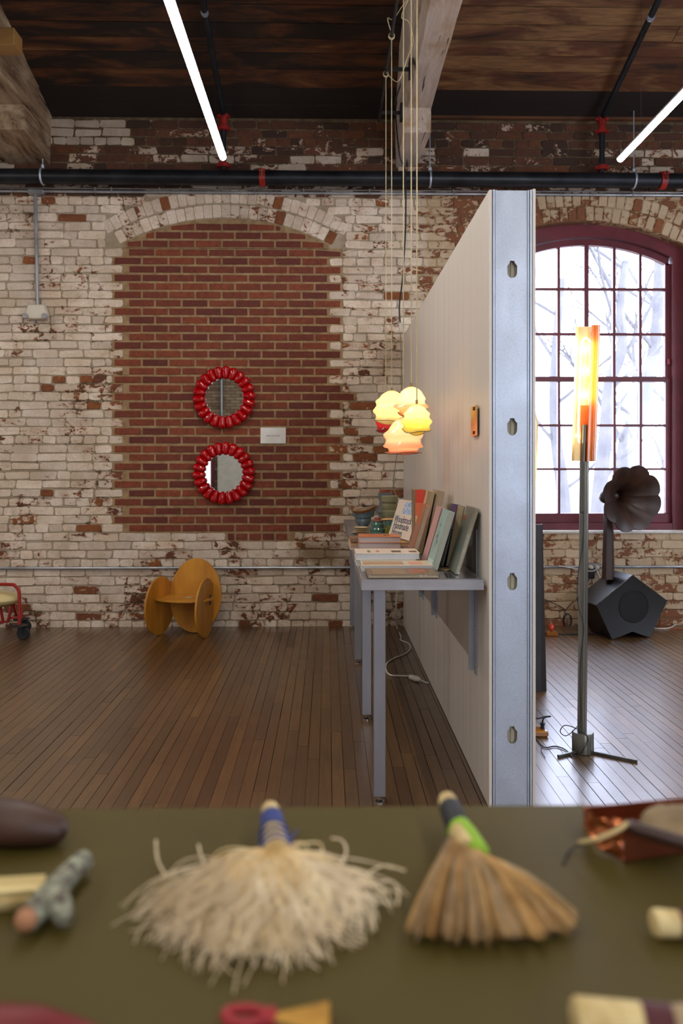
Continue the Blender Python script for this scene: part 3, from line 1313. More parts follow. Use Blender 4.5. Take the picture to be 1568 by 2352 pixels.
def stud_mesh(ynear, holes):
    bm = bmesh.new()
    z0, z1 = 0.0, PZ

    def loop(pts):
        vs_ = [bm.verts.new(p) for p in pts]
        return [bm.edges.new((vs_[i], vs_[(i + 1) % len(vs_)])) for i in range(len(vs_))]
    ed = loop([(stx0 + 0.016, ynear, z0), (stx1 - 0.016, ynear, z0), (stx1 - 0.016, ynear, z1), (stx0 + 0.016, ynear, z1)])
    if holes:
        for zc in holes:
            xc = atY(1176, 900, ynear).x
            w, hh = 0.0195, 0.034
            pts = []
            for k in range(9):          # rounded bottom
                a = pi + pi * k / 8
                pts.append((xc + w * cos(a), ynear, zc - hh * 0.35 + hh * 0.65 * sin(a)))
            pts += [(xc + w, ynear, zc + hh * 0.45), (xc + w * 0.72, ynear, zc + hh * 0.60), (xc + w * 0.5, ynear, zc + hh * 0.78), (xc + w * 0.42, ynear, zc + hh),
                    (xc - w * 0.42, ynear, zc + hh), (xc - w * 0.5, ynear, zc + hh * 0.78), (xc - w * 0.72, ynear, zc + hh * 0.60), (xc - w, ynear, zc + hh * 0.45)]
            ed += loop(pts)
    bmesh.ops.triangle_fill(bm, use_beauty=True, edges=ed)
    me = bpy.data.meshes.new('tmp')
    for fce in bm.faces:
        if fce.normal.y > 0:
            fce.normal_flip()
    b = MB()
    bm.verts.index_update()
    b.add([tuple(v.co) for v in bm.verts], [tuple(v.index for v in f_.verts) for f_ in bm.faces])
    # thickness of the sheet
    b.add([(v.co.x, v.co.y + 0.0012, v.co.z) for v in bm.verts], [tuple(v.index for v in f_.verts)[::-1] for f_ in bm.faces])
    bm.free()
    return b


hz = [H + (1066 - v) * 2.974 / F for v in (617, 980, 1337, 1691)]
b = stud_mesh(PY0 + 0.010, hz)
for s_, xx in ((1, stx0), (-1, stx1)):
    # raised rib beside the web, then the flange that runs back along the board
    b.obox((xx, PY0, 0), (s_, 0, 0), (0, 1, 0), (0, 0, 1), 0.001, 0.0085, 0.000, 0.012, 0, PZ)
    b.obox((xx, PY0, 0), (s_, 0, 0), (0, 1, 0), (0, 0, 1), 0.011, 0.0165, 0.004, 0.012, 0, PZ)
    b.obox((xx, PY0, 0), (s_, 0, 0), (0, 1, 0), (0, 0, 1), 0.0, 0.0015, 0.012, 0.045, 0, PZ)
b.build('end_stud', M_GALV, part, smooth=False)
# cream backing board seen through the knock-out holes
b = MB().box(stx0 + 0.002, stx1 - 0.002, PY0 + 0.035, PY0 + 0.04, 0, PZ - 0.02)
xc = atY(1176, 900, PY0 + 0.035).x
b.box(xc - 0.007, xc + 0.007, PY0 + 0.03, PY0 + 0.035, 0, PZ - 0.02)
b.build('backing_strip', mat('cream_backing', '#cfc9b0', 0.7), part, smooth=False)
for i in range(1, 6):
    yy = PY0 + 0.61 * i
    if yy < D - 0.1:
        MB().box(stx0, stx1, yy, yy + 0.0015, 0, PZ).build('inner_stud', M_GALV, part, smooth=False)
b = MB().box(stx0, stx1, PY0 + 0.02, D - 0.01, PZ - 0.002, PZ)
b.build('top_track', M_GALV, part, smooth=False)

# ================================================================== steel table along the partition
TZ = 0.897
tbl = thing('display_table', 'long narrow steel display table against the white partition', 'table', (0.37, 4.5, 0))
MB().box(0.134, 0.617, 3.006, D - 0.06, TZ - 0.008, TZ).build('tabletop', M_STEEL, tbl, smooth=False, bevel=0.001)
b = MB().box(0.132, 0.619, 3.000, 3.006, TZ - 0.041, TZ + 0.0005)
b.box(0.132, 0.138, 3.006, D - 0.06, TZ - 0.041, TZ + 0.0005)
b.box(0.612, 0.619, 3.006, D - 0.06, TZ - 0.041, TZ - 0.008)
b.box(0.138, 0.612, D - 0.066, D - 0.06, TZ - 0.041, TZ - 0.008)
b.build('apron', M_BRUSH, tbl, smooth=False, bevel=0.001)
for yy in (3.022, 4.013, 5.15, 6.24):
    lg = MB().box(0.182, 0.230, yy, yy + 0.048, 0.028, TZ - 0.0085).build('leg', M_STEEL, tbl, smooth=False, bevel=0.002)
    MB().lathe([(0.004, 0.02), (0.006, 0.03)], (0.206, yy + 0.024, 0)).tube([(0.206, yy + 0.024, 0.006), (0.206, yy + 0.024, 0.03)], 0.006) \
        .lathe([(0.021, 0.0), (0.021, 0.004), (0.012, 0.009), (0.0, 0.0095)], (0.206, yy + 0.024, 0), 16).build('levelling_foot', M_CHROME, lg)
for i, yy in enumerate((3.20, 4.38, 4.98)):
    b = MB().box(PX - 0.0055, PX - 0.0005, yy, yy + 0.042, 0.462, 1.078)
    b.box(PX - 0.03, PX - 0.0005, yy + 0.036, yy + 0.042, 0.475, TZ - 0.043)
    b.box(0.30, PX - 0.006, yy + 0.010, yy + 0.030, TZ - 0.046, TZ - 0.0415)
    br = b.build('wall_bracket', M_GALV, tbl, smooth=False)
    for zz in (0.49, 0.66):
        MB().lathe([(0.006, 0), (0.005, 0.003), (0, 0.004)], (PX - 0.0055, yy + 0.014, zz), 10, axis=(-1, 0, 0)).build('screw', M_CHROME, br)

# ================================================================== books
def book(label, O, U, V, W, h, w, t, cover, pages='#d9d2c2', spine=None, rough=0.45, group=None, prints=(), wrap=False, name='book'):
    """O: lower back corner at the spine; U along the height, V away from the spine, W thickness"""
    O, U, V, W = Vector(O), Vector(U).normalized(), Vector(V).normalized(), Vector(W).normalized()
    r = thing(name, label, 'book', O + U * h / 2, group)
    mc = mat('cover_' + cover, cover, rough, scale=20, amount=0.25, coat=0.3)
    k = 0.0022
    b = MB()
    b.obox(O, U, V, W, 0, h, 0, w, 0, k)
    b.obox(O, U, V, W, 0, h, 0, w, t - k, t)
    b.build('cover', mc, r, smooth=False, bevel=0.0005)
    ms = mat('cover_' + (spine or cover), spine or cover, rough, scale=20, amount=0.25, coat=0.3)
    MB().obox(O, U, V, W, 0, h, -0.001, k, k, t - k).build('spine', ms, r, smooth=False)
    MB().obox(O, U, V, W, 0.003, h - 0.003, k, w - 0.003, k, t - k).build('page_block', mat('pages_' + pages, pages, 0.8, scale=200, amount=0.5), r, smooth=False)
    for (a0, a1, b0, b1, c, nm) in prints:
        # flat print on the front cover (fractions of height and width)
        MB().obox(O, U, V, W, a0 * h, a1 * h, b0 * w, b1 * w, t, t + 0.0004).build(nm, mat('print_' + c, c, 0.4, scale=25, amount=0.5), r, smooth=False)
    if wrap:
        e = 0.0015
        b = MB()
        b.obox(O, U, V, W, -e * 3, h + e * 3, -e, w + e * 2, -e, t + e + 0.001)
        b.build('clear_wrap', M_WRAP, r, smooth=False, bevel=0.002)
    return r


def wrap_mat():
    t = NT('clear_plastic_wrap')
    tr = t.n('ShaderNodeBsdfTransparent')
    tr.inputs[0].default_value = (0.97, 0.97, 0.97, 1)
    gl = t.n('ShaderNodeBsdfGlossy')
    gl.inputs['Roughness'].default_value = 0.12
    mx = t.n('ShaderNodeMixShader')
    bp = t.n('ShaderNodeBump')
    bp.inputs['Strength'].default_value = 0.5
    bp.inputs['Distance'].default_value = 0.01
    t.link(t.noise(t.pos(), 35, 3, 0.5, 1.0), bp.inputs['Height'])
    t.link(bp.outputs[0], gl.inputs['Normal'])
    t.link(t.sheen(0.05, 0.5, 3.0), mx.inputs[0])
    t.link(tr.outputs[0], mx.inputs[1])
    t.link(gl.outputs[0], mx.inputs[2])
    t.link(mx.outputs[0], t.out.inputs['Surface'])
    return t.m


M_WRAP = wrap_mat()
Xv, Yv, Zv = Vector((1, 0, 0)), Vector((0, 1, 0)), Vector((0, 0, 1))


def flat_book(label, x0, x1, y0, y1, z0, t, cover, pages, prints=(), wrap=False, rot=0.0, group=None):
    """book lying down: spine along the far side, page edges to the viewer"""
    U = Vector((cos(rot), sin(rot), 0))
    V = Vector((sin(rot), -cos(rot), 0))
    O = Vector((x0, y1, z0))
    return book(label, O, U, V, Zv, x1 - x0, y1 - y0, t, cover, pages, prints=prints, wrap=wrap, group=group)


def xat(px, d):
    return d * ((px - 784) / F) * cos(TH) + d * sin(TH)


e = 0.0003
flat_book('tan photo book in clear wrap lying nearest the table end', xat(845, 3.036), xat(1008, 3.036), 3.036, 3.222, TZ + 0.002, 0.0145, '#8f7458', '#b9ab8c',
          prints=((0.08, 0.55, 0.1, 0.9, '#a08460', 'cover_photo'), (0.62, 0.85, 0.2, 0.7, '#c56a50', 'red_flower_print')), wrap=True)
flat_book('cream book with printed ovals lying behind the wrapped photo book', xat(831, 3.23), xat(996, 3.23), 3.232, 3.40, TZ + e, 0.0265, '#d8cab2', '#c9c8c8',
          prints=((0.02, 0.6, 0.15, 0.85, '#b08f6c', 'cover_photo'), (0.68, 0.86, 0.2, 0.85, '#d79a80', 'pink_disc_print')))
flat_book('thick white book, lower of the white pair with black-spotted cover above', xat(818, 3.425), xat(955, 3.42), 3.415, 3.60, TZ + e, 0.028, '#d5d2cc', '#cfcfcb')
flat_book('thick white book with dark marks on its cover, on top of the white pair', xat(817, 3.42), xat(965, 3.42), 3.42, 3.61, TZ + 0.0288, 0.028, '#e2d6c6', '#c8ccd0',
          prints=((0.57, 0.72, 0.45, 0.8, '#4c4038', 'dark_print'), (0.85, 0.97, 0.5, 0.8, '#6a4a40', 'dark_print'), (0.33, 0.38, 0.4, 0.8, '#c77f6c', 'red_print'),
                  (0.19, 0.24, 0.4, 0.8, '#7f746a', 'grey_print')))
zz = TZ + e
for i, (c, lb) in enumerate((('#b9a7a2', 'book with brown cover at the bottom of the orange-topped stack'),
                             ('#a5786a', 'book with brown cover in the middle of the orange-topped stack'),
                             ('#c8703f', 'orange covered book on top of the middle stack'))):
    pr = ((0.25, 0.55, 0.1, 0.9, '#b05a34', 'cover_print'), (0.6, 0.75, 0.3, 0.6, '#5a3a2c', 'dark_print')) if i == 2 else ()
    flat_book(lb, xat(825 + random.uniform(-1, 1), 3.82), xat(921.5, 3.82), 3.82 + i * 0.002, 3.99, zz, 0.0305, c, '#bdb0aa', prints=pr)
    zz += 0.0308
zz = TZ + e
for i, (c, lb, xr_, t_) in enumerate((('#cdb7ad', 'pink paperback at the bottom of the stack behind the orange book', 948, 0.022),
                                      ('#b98b4c', 'ochre paperback in the middle of the stack behind the orange book', 938, 0.016),
                                      ('#8e6358', 'brown paperback topping the stack behind the orange book', 866, 0.012))):
    flat_book(lb, xat(804 + i * 1.5, 4.05), xat(xr_, 4.05), 4.05 + i * 0.003, 4.42 if i < 2 else 4.2, zz, t_, c, '#c7a98a' if i else '#d6c2b6', wrap=(i == 2))
    zz += t_ + 0.0005 + (0.004 if i == 1 else 0)

# leaning books: lean in the x-z plane against the partition, cover towards the viewer's left
def lean_book(label, xb, y0, ang, h, w, t, cover, pages, spine=None, yaw=0.0, prints=(), wrap=False):
    """base edge at xb (lower right edge), leaning to the right by ang degrees; page edges towards the viewer"""
    a = radians(ang)
    U = Vector((sin(a), 0, cos(a)))
    W = Vector((-cos(a), 0, sin(a)))
    V = Vector((0, -1, 0))
    R = Matrix.Rotation(radians(yaw), 3, 'Z')
    U, V, W = R @ U, R @ V, R @ W
    O = Vector((xb, y0 + w, TZ + 0.0006))
    # page-edge side towards the viewer: the spine is on the far side
    return book(label, O, U, V, W, h, w, t, cover, pages, spine=spine, prints=prints, wrap=wrap)


lean_book('book in clear wrap leaning alone against the partition nearest the table end', 0.540, 3.12, 17.0, 0.283, 0.195, 0.016, '#8c9488', '#b9b092',
          prints=((0.45, 0.98, 0.2, 0.95, '#7b8078', 'cover_photo'), (0.78, 0.86, 0.03, 0.3, '#c0563f', 'red_print'), (0.3, 0.42, 0.1, 0.9, '#6f7e78', 'grey_print')), wrap=True)
lean_book('pale teal hardback with small black drawings leaning over the navy book', 0.468, 3.24, 17.0, 0.262, 0.165, 0.028, '#9fbcb8', '#b3b6a4',
          prints=((0.25, 0.85, 0.25, 0.3, '#6f8886', 'fine_text'), (0.35, 0.62, 0.5, 0.56, '#5f7472', 'fine_text'), (0.02, 0.14, 0.1, 0.9, '#b9cfcb', 'pale_band'),
                  (0.5, 0.56, 0.35, 0.45, '#39494a', 'drawing'), (0.42, 0.47, 0.6, 0.7, '#39494a', 'drawing'), (0.7, 0.75, 0.4, 0.48, '#39494a', 'drawing')))
lean_book('dusty pink hardback just behind the pale teal hardback', 0.458, 3.42, 16.0, 0.268, 0.15, 0.020, '#c79a98', '#c9bcae')
lean_book('navy blue hardback with cream page edges leaning behind the wrapped book', 0.553, 3.345, 11.0, 0.275, 0.17, 0.034, '#2a2c66', '#c7b68c')
lean_book('black and white paperback between the teal and navy hardbacks', 0.512, 3.36, 14.0, 0.17, 0.12, 0.010, '#1b1b20', '#c8c4b4')
lean_book('rust orange hardback with silver photo strip on its cover', 0.418, 3.62, 16.5, 0.268, 0.17, 0.026, '#b8704a', '#b5aa9a',
          prints=((0.06, 0.62, 0.35, 0.7, '#8b7a76', 'cover_photo'),))
lean_book('thick beige book leaning behind the rust orange hardback', 0.478, 3.84, 11.5, 0.325, 0.17, 0.036, '#c9b48e', '#b7a585', spine='#b7a585')
lean_book('second beige book with dark strip, nearer the partition', 0.525, 3.82, 11.5, 0.325, 0.17, 0.036, '#a89a86', '#b9ab94')
lean_book('small blue book with white spine label behind the beige books', 0.50, 4.25, 9.0, 0.275, 0.12, 0.018, '#4a5288', '#c9c2b4',
          prints=((0.70, 0.92, 0.55, 0.9, '#b9bccb', 'white_label'),))

# the book with striped block cover, standing square to the viewer
d0 = 3.92
x0, x1 = xat(954, d0), xat(975.5, d0)
ztop = H + (1066 - 1125) * d0 / F
O = Vector((x0, d0 + 0.03, TZ + 0.0006))
r = thing('book', 'upright book with red, salmon, cream, brown and blue cover blocks', 'book', O)
hB = ztop - TZ
MB().box(x0 - 0.0065, x1, d0 + 0.0015, d0 + 0.12, TZ + 0.0006, ztop).build('page_block', mat('pages_b', '#8c7c60', 0.8), r, smooth=False)
zz_ = [1, 0.79, 0.585, 0.37, 0.17, 0.0]
for (c, a, b_) in zip(('#d4493c', '#e5785a', '#dfc3a2', '#6b4323', '#2f6fa6'), zz_, zz_[1:]):
    MB().box(x0, x1, d0, d0 + 0.0014, TZ + 0.0006 + b_ * hB, TZ + 0.0006 + a * hB).build('colour_block', mat('block_' + c, c, 0.5, scale=40, amount=0.2), r, smooth=False)

# the white book with blue title, on a small easel standing on the paperback stack, facing left
zb_ = TZ + 0.0475
BLp, BRp = atZ(892, 1229, zb_), atZ(939.5, 1242, zb_)
base = BLp
U = (BRp - BLp)
wB = U.length
U.normalize()
TLp = atD(915, 1149, 4.43)
up0 = TLp - BLp
V = (up0 - U * up0.dot(U))
hB = V.length * 1.03
V.normalize()
Wn = U.cross(V)
r = thing('book', 'white book with blue title lettering and blue photo leaning on a small easel', 'book', base)
MB().obox(base, U, V, Wn, 0, wB, 0, hB, -0.012, 0.0).build('page_block', mat('pages_c', '#c4ab80', 0.8), r, smooth=False)
MB().obox(base, U, V, Wn, 0, wB, 0, hB, 0.0, 0.0018).build('cover', mat('cover_white', '#e6dfd0', 0.22, scale=6, amount=0.3, coat=0.8), r, smooth=False)
MB().obox(base, U, V, Wn, wB * 0.34, wB * 0.78, hB * 0.63, hB * 0.95, 0.0018, 0.0022).build('cover_photo', mat('blue_photo', '#5d8fc4', 0.3, color2='#d5dde6', scale=60), r, smooth=False)
M_INK = mat('blue_ink', '#16305c', 0.5)
for i, s_ in enumerate(('Woodstock', 'Handmade', 'Houses')):
    o_ = text('lettering', s_, 0.056, base + U * (wB * 0.47 - (0.034 if i == 2 else 0.0)) + V * hB * (0.47 - i * 0.175) + Wn * 0.0026, U, V, M_INK, r)
es = thing('book_stand', 'small amber wood easel behind the white titled book', 'stand', (BRp.x + 0.02, BRp.y, TZ))
b = MB()
for u_ in (0.7, 0.93):
    tp_ = base + U * (wB * u_) + V * (hB * 0.62) - Wn * 0.0165
    ft_ = base + U * (wB * u_) - Wn * 0.085
    ft_ = Vector((ft_.x, ft_.y, TZ + 0.003))
    b.tube([tp_, ft_], 0.0035, 6)
b.build('back_leg', mat('amber_wood', '#9c7740', 0.5), es)
MB().tube([base + U * (wB * 0.66) + V * (hB * 0.40) - Wn * 0.0185, base + U * (wB * 0.97) + V * (hB * 0.40) - Wn * 0.0185], 0.003, 6).build('cross_rail', mat('amber_wood', '#9c7740', 0.5), es)

# clear acrylic block, leather wallet, silver card
p = atD(1046, 1124, 3.86)
b = MB().obox((p.x + 0.012, 3.86, TZ + 0.0006), (0.18, 0, 1), (0, 1, 0), (1, 0, -0.18), 0, 0.345, 0, 0.07, -0.022, 0.014)
tag(b.build('wrapped_print', M_WRAP, bevel=0.002), 'clear plastic sleeve leaning on the partition behind the teal hardback', 'sleeve')
a_ = atZ(1024, 1331, TZ)
q = [atZ(1002, 1309, TZ), atZ(1026, 1313.5, TZ), atZ(1045, 1310, TZ), atZ(1024, 1306.5, TZ)]
tag(MB().prism([(v.x, v.y, TZ + 0.0006) for v in q], (0, 0, 0.008)).build('leather_wallet', mat('tan_leather', '#6b5138', 0.6, color2='#9a8262', scale=40), bevel=0.002),
    'small brown leather wallet lying between the books on the steel table', 'wallet')
q = [atZ(1026, 1329.5, TZ), atZ(1098.5, 1329.5, TZ), atZ(1071, 1314, TZ), atZ(1018, 1316.5, TZ)]
tag(MB().prism([(v.x, v.y, TZ + 0.0005) for v in q], (0, 0, 0.0012)).build('metal_card', mat('silver_card', '#a9adb8', 0.12, 0.9)),
    'shiny silver card lying at the near right corner of the table', 'card')

# ================================================================== glass vessels at the far end of the table
def glass(name, color, rough=0.12, alpha=0.45):
    t = NT(name)
    c = srgb(color)
    t.b.inputs['Base Color'].default_value = (*c, 1)
    t.b.inputs['Roughness'].default_value = rough
    t.b.inputs['Transmission Weight'].default_value = alpha
    t.b.inputs['IOR'].default_value = 1.3
    t.b.inputs['Coat Weight'].default_value = 0.6
    return t.m


def vessel(name, label, cat, px, py_base, prof_px, m, m_rim=None, rim_from=None, seg=24, wave=0.0, facets=None, part_name='body'):
    """prof_px: (half width px, y px) from the bottom up, measured on a vessel standing on the table"""
    base = atZ(px, py_base, TZ)
    d = base.dot(F_)
    sc = d / F
    prof = [(w * sc, (py_base - yy) * sc) for w, yy in prof_px]
    r = thing(name, label, cat, (base.x, base.y, TZ))
    fn = None
    if wave:
        fn = lambda rr, hh, a: (rr * (1 + 0.05 * sin(3 * a)), hh + wave * sc * 6 * sin(2 * a + 2.4) * (hh / (prof[-1][1] + 1e-6)) ** 3)
    if facets:
        seg = facets
    k = rim_from if rim_from else len(prof)
    MB().lathe(prof[:k] + [(0.0, prof[k - 1][1])], (base.x, base.y, TZ + 0.0006), seg, fn=fn).build(part_name, m, r, angle=40)
    if rim_from:
        MB().lathe(prof[k - 1:], (base.x, base.y, TZ + 0.0006), seg, fn=fn).build('rim', m_rim, r, angle=40)
    return r


G_BLUE = glass('slate_blue_glass', '#7f97a3')
G_GREEN = glass('bottle_green_glass', '#5d8a7d')
G_PALE = glass('pale_olive_glass', '#a8a580')
G_AMB = glass('amber_glass', '#a3611f', alpha=0.3)
G_RED = glass('brick_red_glass', '#8f4a36', alpha=0.2)
G_OLIVE = glass('olive_glass', '#7c7a22')
vessel('glass_bowl', 'wide blue-grey glass bowl with wavy orange rim', 'bowl', 834, 1214,
       [(7, 1214), (10, 1211), (15, 1203), (19, 1196), (18, 1190), (24, 1187), (26, 1179), (29, 1174), (31, 1170), (32, 1168)], G_BLUE, G_AMB, 8, wave=1.0)
vessel('glass_jar', 'stepped bottle-green glass jar with red top', 'jar', 867, 1230,
       [(20, 1230), (22, 1226), (17, 1222), (18, 1215), (15, 1212), (16, 1204), (13, 1200), (14, 1196), (9, 1194), (8, 1189), (6, 1188)], G_GREEN, G_RED, 8, seg=20)
vessel('glass_cup', 'small olive and amber glass cup right of the green jar', 'cup', 894, 1231,
       [(10, 1231), (12, 1225), (11, 1215), (9, 1208), (10, 1202), (9, 1194)], G_OLIVE, G_GREEN, 4)
vessel('glass_vase', 'tall pale olive glass vase with stacked rings', 'vase', 894, 1212,
       [(16, 1212), (18, 1205), (18, 1190), (20, 1187), (20, 1174), (17, 1171), (19, 1168), (19, 1158), (16, 1156), (20, 1152), (20, 1140), (17, 1138)], G_PALE)
vessel('glass_vase', 'tall slate-blue glass vase with brick-red top behind the pale vase', 'vase', 884, 1203,
       [(14, 1203), (16, 1195), (15, 1180), (19, 1177), (19, 1170), (14, 1168), (13, 1150), (16, 1146), (16, 1132), (13, 1130), (13, 1124)], G_BLUE, G_RED, 9)
# flat tan spoon rest balanced on the cup
c = atZ(890, 1195, TZ + 0.06)
cx_, cy_ = atZ(890, 1231, TZ).x, atZ(890, 1231, TZ).y
tag(MB().ball((cx_ + 0.01, cy_, TZ + 0.0006 + 0.105), 0.055, 18, 8, (1.0, 0.55, 0.16)).build('oval_dish', mat('tan_ceramic', '#c79a63', 0.4)),
    'tan oval dish resting across the small olive glass cup', 'dish')
# plates
M_PLATE = mat('cream_plate', '#d8c39c', 0.35)
base = atZ(829, 1226, TZ)
for i in range(4):
    w = (22, 19, 17, 17)[i] * base.y / F
    tag(MB().lathe([(0, 0.0), (w * 0.6, 0.0), (w * 0.95, 0.006), (w, 0.0085), (w * 0.96, 0.0095), (w * 0.55, 0.004), (0, 0.004)],
                   (base.x, base.y, TZ + 0.0006 + i * 0.0115), 28).build('plate', M_PLATE),
        ('largest cream plate at the bottom of the plate stack', 'cream plate second from the bottom of the plate stack',
         'cream plate second from the top of the plate stack', 'small cream plate on top of the plate stack')[i], 'plate', 'stacked cream plates')

# ================================================================== pendant lamps
def shade_mat(name, top, bottom, z0, z1, rim=None, power=1.0):
    t = NT(name)
    sep = t.n('ShaderNodeSeparateXYZ')
    t.link(t.pos(), sep.inputs[0])
    f = t.step(t.math('ADD', sep.outputs[2], t.math('MULTIPLY', t.noise(t.pos(), 14, 3), 0.02)), z0, z1)
    c = t.mix(f, srgb(bottom), srgb(top))
    tl = t.n('ShaderNodeBsdfTranslucent')
    df = t.n('ShaderNodeBsdfDiffuse')
    gl = t.n('ShaderNodeBsdfGlossy')
    gl.inputs['Roughness'].default_value = 0.08
    t.link(c, tl.inputs[0])
    t.link(c, df.inputs[0])
    m1 = t.n('ShaderNodeMixShader')
    m1.inputs[0].default_value = 0.35
    t.link(tl.outputs[0], m1.inputs[1])
    t.link(df.outputs[0], m1.inputs[2])
    m2 = t.n('ShaderNodeMixShader')
    t.link(t.sheen(0.05, 0.5, 3.0), m2.inputs[0])
    t.link(m1.outputs[0], m2.inputs[1])
    t.link(gl.outputs[0], m2.inputs[2])
    t.link(m2.outputs[0], t.out.inputs['Surface'])
    return t.m


def point(name, loc, power, color, radius, parent=None):
    l = bpy.data.lights.new(name, 'POINT')
    l.energy = power
    l.color = color
    l.shadow_soft_size = radius
    o = bpy.data.objects.new(name, l)
    COL.objects.link(o)
    o.location = Vector(loc) - (WL[parent.name] if parent is not None else Vector((0, 0, 0)))
    o.parent = parent
    return o


M_CORD = mat('cream_cord', '#cfbd92', 0.6)
ROD_X, ROD_Z = 0.40, 4.05


def pendant(label, px, d, y_top, y_bot, half_px, top, bot, prof, power, lean=0.0, rimc=None, mid=0.5, wavy=0.01):
    c = atD(px, y_top, d)
    zt = H + (1066 - y_top) * d / F
    zb = H + (1066 - y_bot) * d / F
    R = half_px * d / F
    hh = zt - zb
    t = thing('pendant_lamp', label, 'lamp', (c.x, c.y, zb), 'glass pendant lamps over the steel table')
    m = shade_mat('shade_%d' % px, top, bot, zb + hh * (mid - 0.25), zb + hh * (mid + 0.25))
    pr = [(max(r * R, 0.003), -k * hh) for k, r in prof]
    fn = lambda r, h_, a: (r * (1 + 0.025 * sin(2 * a + px) + 0.015 * sin(5 * a)), h_ + (h_ / hh) ** 2 * wavy * (sin(a * 2 + px) + 0.6 * sin(3 * a)) )
    s = MB().lathe(pr, (c.x, c.y, zt), 36, fn=fn, cap=False).build('shade', m, t, angle=80)
    # thick lip of the rim
    r_, h_ = pr[-1]
    lip = []
    for k in range(36):
        a = 2 * pi * k / 36
        rr, hq = fn(r_, h_, a)
        lip.append((c.x + rr * cos(a), c.y + rr * sin(a), zt + hq))
    MB().tube(lip, 0.0022, 6, closed=True).build('rim', mat('rim_' + (rimc or bot), rimc or bot, 0.2, coat=0.5), s)
    MB().tube([(c.x, c.y, zt - 0.004), (c.x, c.y, zt + 0.018)], 0.0055, 12).build('ferrule', M_BRASS, t)
    MB().tube([(c.x, c.y, zt + 0.016), (ROD_X, c.y, ROD_Z - 0.02)], 0.0031, 6).build('cord', M_CORD, t)
    bu = MB().ball((c.x, c.y, zt - hh * 0.3), 0.013, 12, 8).build('bulb', emit('bulb_%d' % px, '#ffd9a0', 10), t)
    point('lamp_light', (c.x, c.y, zb + hh * 0.42), power, (1.0, 0.78, 0.50), 0.016, t)
    return t


RIP = [(0, 0.06), (0.02, 0.20), (0.08, 0.40), (0.16, 0.55), (0.25, 0.66), (0.30, 0.78), (0.36, 0.86), (0.42, 0.82), (0.5, 0.80), (0.58, 0.90),
       (0.66, 1.0), (0.72, 0.97), (0.80, 0.85), (0.88, 0.82), (0.95, 0.86), (1.0, 0.92)]
RIP2 = [(0, 0.06), (0.02, 0.2), (0.09, 0.42), (0.18, 0.58), (0.30, 0.68), (0.40, 0.78), (0.47, 0.80), (0.52, 0.75), (0.62, 0.78), (0.70, 0.94),
        (0.74, 1.0), (0.78, 0.95), (0.86, 0.72), (0.92, 0.62), (0.97, 0.66), (1.0, 0.74)]
RIP3 = [(0, 0.06), (0.02, 0.18), (0.08, 0.36), (0.16, 0.52), (0.26, 0.64), (0.36, 0.74), (0.43, 0.90), (0.49, 1.0), (0.55, 0.96), (0.63, 0.86), (0.72, 0.88),
        (0.79, 0.96), (0.83, 1.0), (0.855, 0.94), (0.87, 0.78), (0.93, 0.72), (0.97, 0.74), (1.0, 0.92)]
pendant('small pale yellow glass pendant with scalloped olive rim, lowest front of the cluster', 957, 3.41, 928, 991, 35, '#ffedb8', '#f5d860', RIP, 0.34, rimc='#8f8440', wavy=0.010)
pendant('yellow glass pendant with orange skirt at the top right of the cluster', 944.4, 3.65, 888, 953, 40, '#ffebc0', '#f2a066', RIP2, 0.48, rimc='#b05a3a', mid=0.35)
pendant('broad peach pink glass pendant with dark ring at the bottom of the cluster', 926, 4.02, 958, 1041, 45.5, '#ffd3ae', '#f2a184', RIP3, 0.75, rimc='#7a3f3c', mid=0.3, wavy=0.004)
pendant('broad bright yellow glass pendant at the left of the cluster', 899.4, 4.77, 897, 968, 43, '#fff0b0', '#ffd98a', RIP, 1.2, rimc='#8a6a5a', mid=0.1)
pendant('deep red glass pendant mostly hidden behind the left yellow one', 886, 5.235, 930, 990, 24, '#c8403a', '#b02a32', RIP, 0.35, rimc='#8a4a3c', mid=0.5)

# rod the cords are tied to, fixed to the pale beam
rod = thing('hanging_rod', 'slim black rod beside the pale beam with pendant cords tied to it', 'rod', (ROD_X, 4.6, ROD_Z))
MB().tube([(ROD_X, 3.0, ROD_Z), (ROD_X, 5.95, ROD_Z)], 0.011, 10).build('rod', mat('black_rod', '#23252b', 0.35, 0.4), rod)
for yy in (5.16, 5.80):
    b = MB().box(ROD_X - 0.012, 0.57, yy, yy + 0.012, ROD_Z - 0.014, ROD_Z + 0.010)
    b.box(0.552, 0.572, yy - 0.03, yy + 0.04, ROD_Z - 0.06, ROD_Z + 0.06)
    b.build('bracket', M_BLACK, rod)
for d_ in (3.41, 3.65, 4.02, 4.77, 5.235):
    yy = d_ * cos(TH) - ROD_X * sin(TH)
    pts = [(ROD_X + 0.017 * cos(a), yy + 0.004 * (a / 3), ROD_Z + 0.017 * sin(a)) for a in [x * 0.5 for x in range(26)]]
    MB().tube(pts, 0.0042, 6).build('cord_knot', M_CORD, rod)
MB().tube(smooth_path([(ROD_X, 5.2, ROD_Z), (0.43, 5.1, ROD_Z - 0.1), (0.47, 5.0, ROD_Z - 0.16), (0.52, 4.9, ROD_Z - 0.05), (0.545, 4.85, ROD_Z + 0.02),
                       (0.50, 4.7, ROD_Z + 0.05), (0.44, 4.5, ROD_Z - 0.02), (0.545, 4.3, ROD_Z + 0.12)]), 0.0032, 6).build('cord_swag', M_CORD, rod)
MB().tube(smooth_path([(ROD_X, 4.75, ROD_Z), (0.37, 4.7, ROD_Z + 0.07), (ROD_X, 4.62, ROD_Z + 0.02), (0.46, 4.5, ROD_Z + 0.05), (0.55, 4.4, ROD_Z + 0.08)]), 0.0032, 6).build('cord_swag', M_CORD, rod)
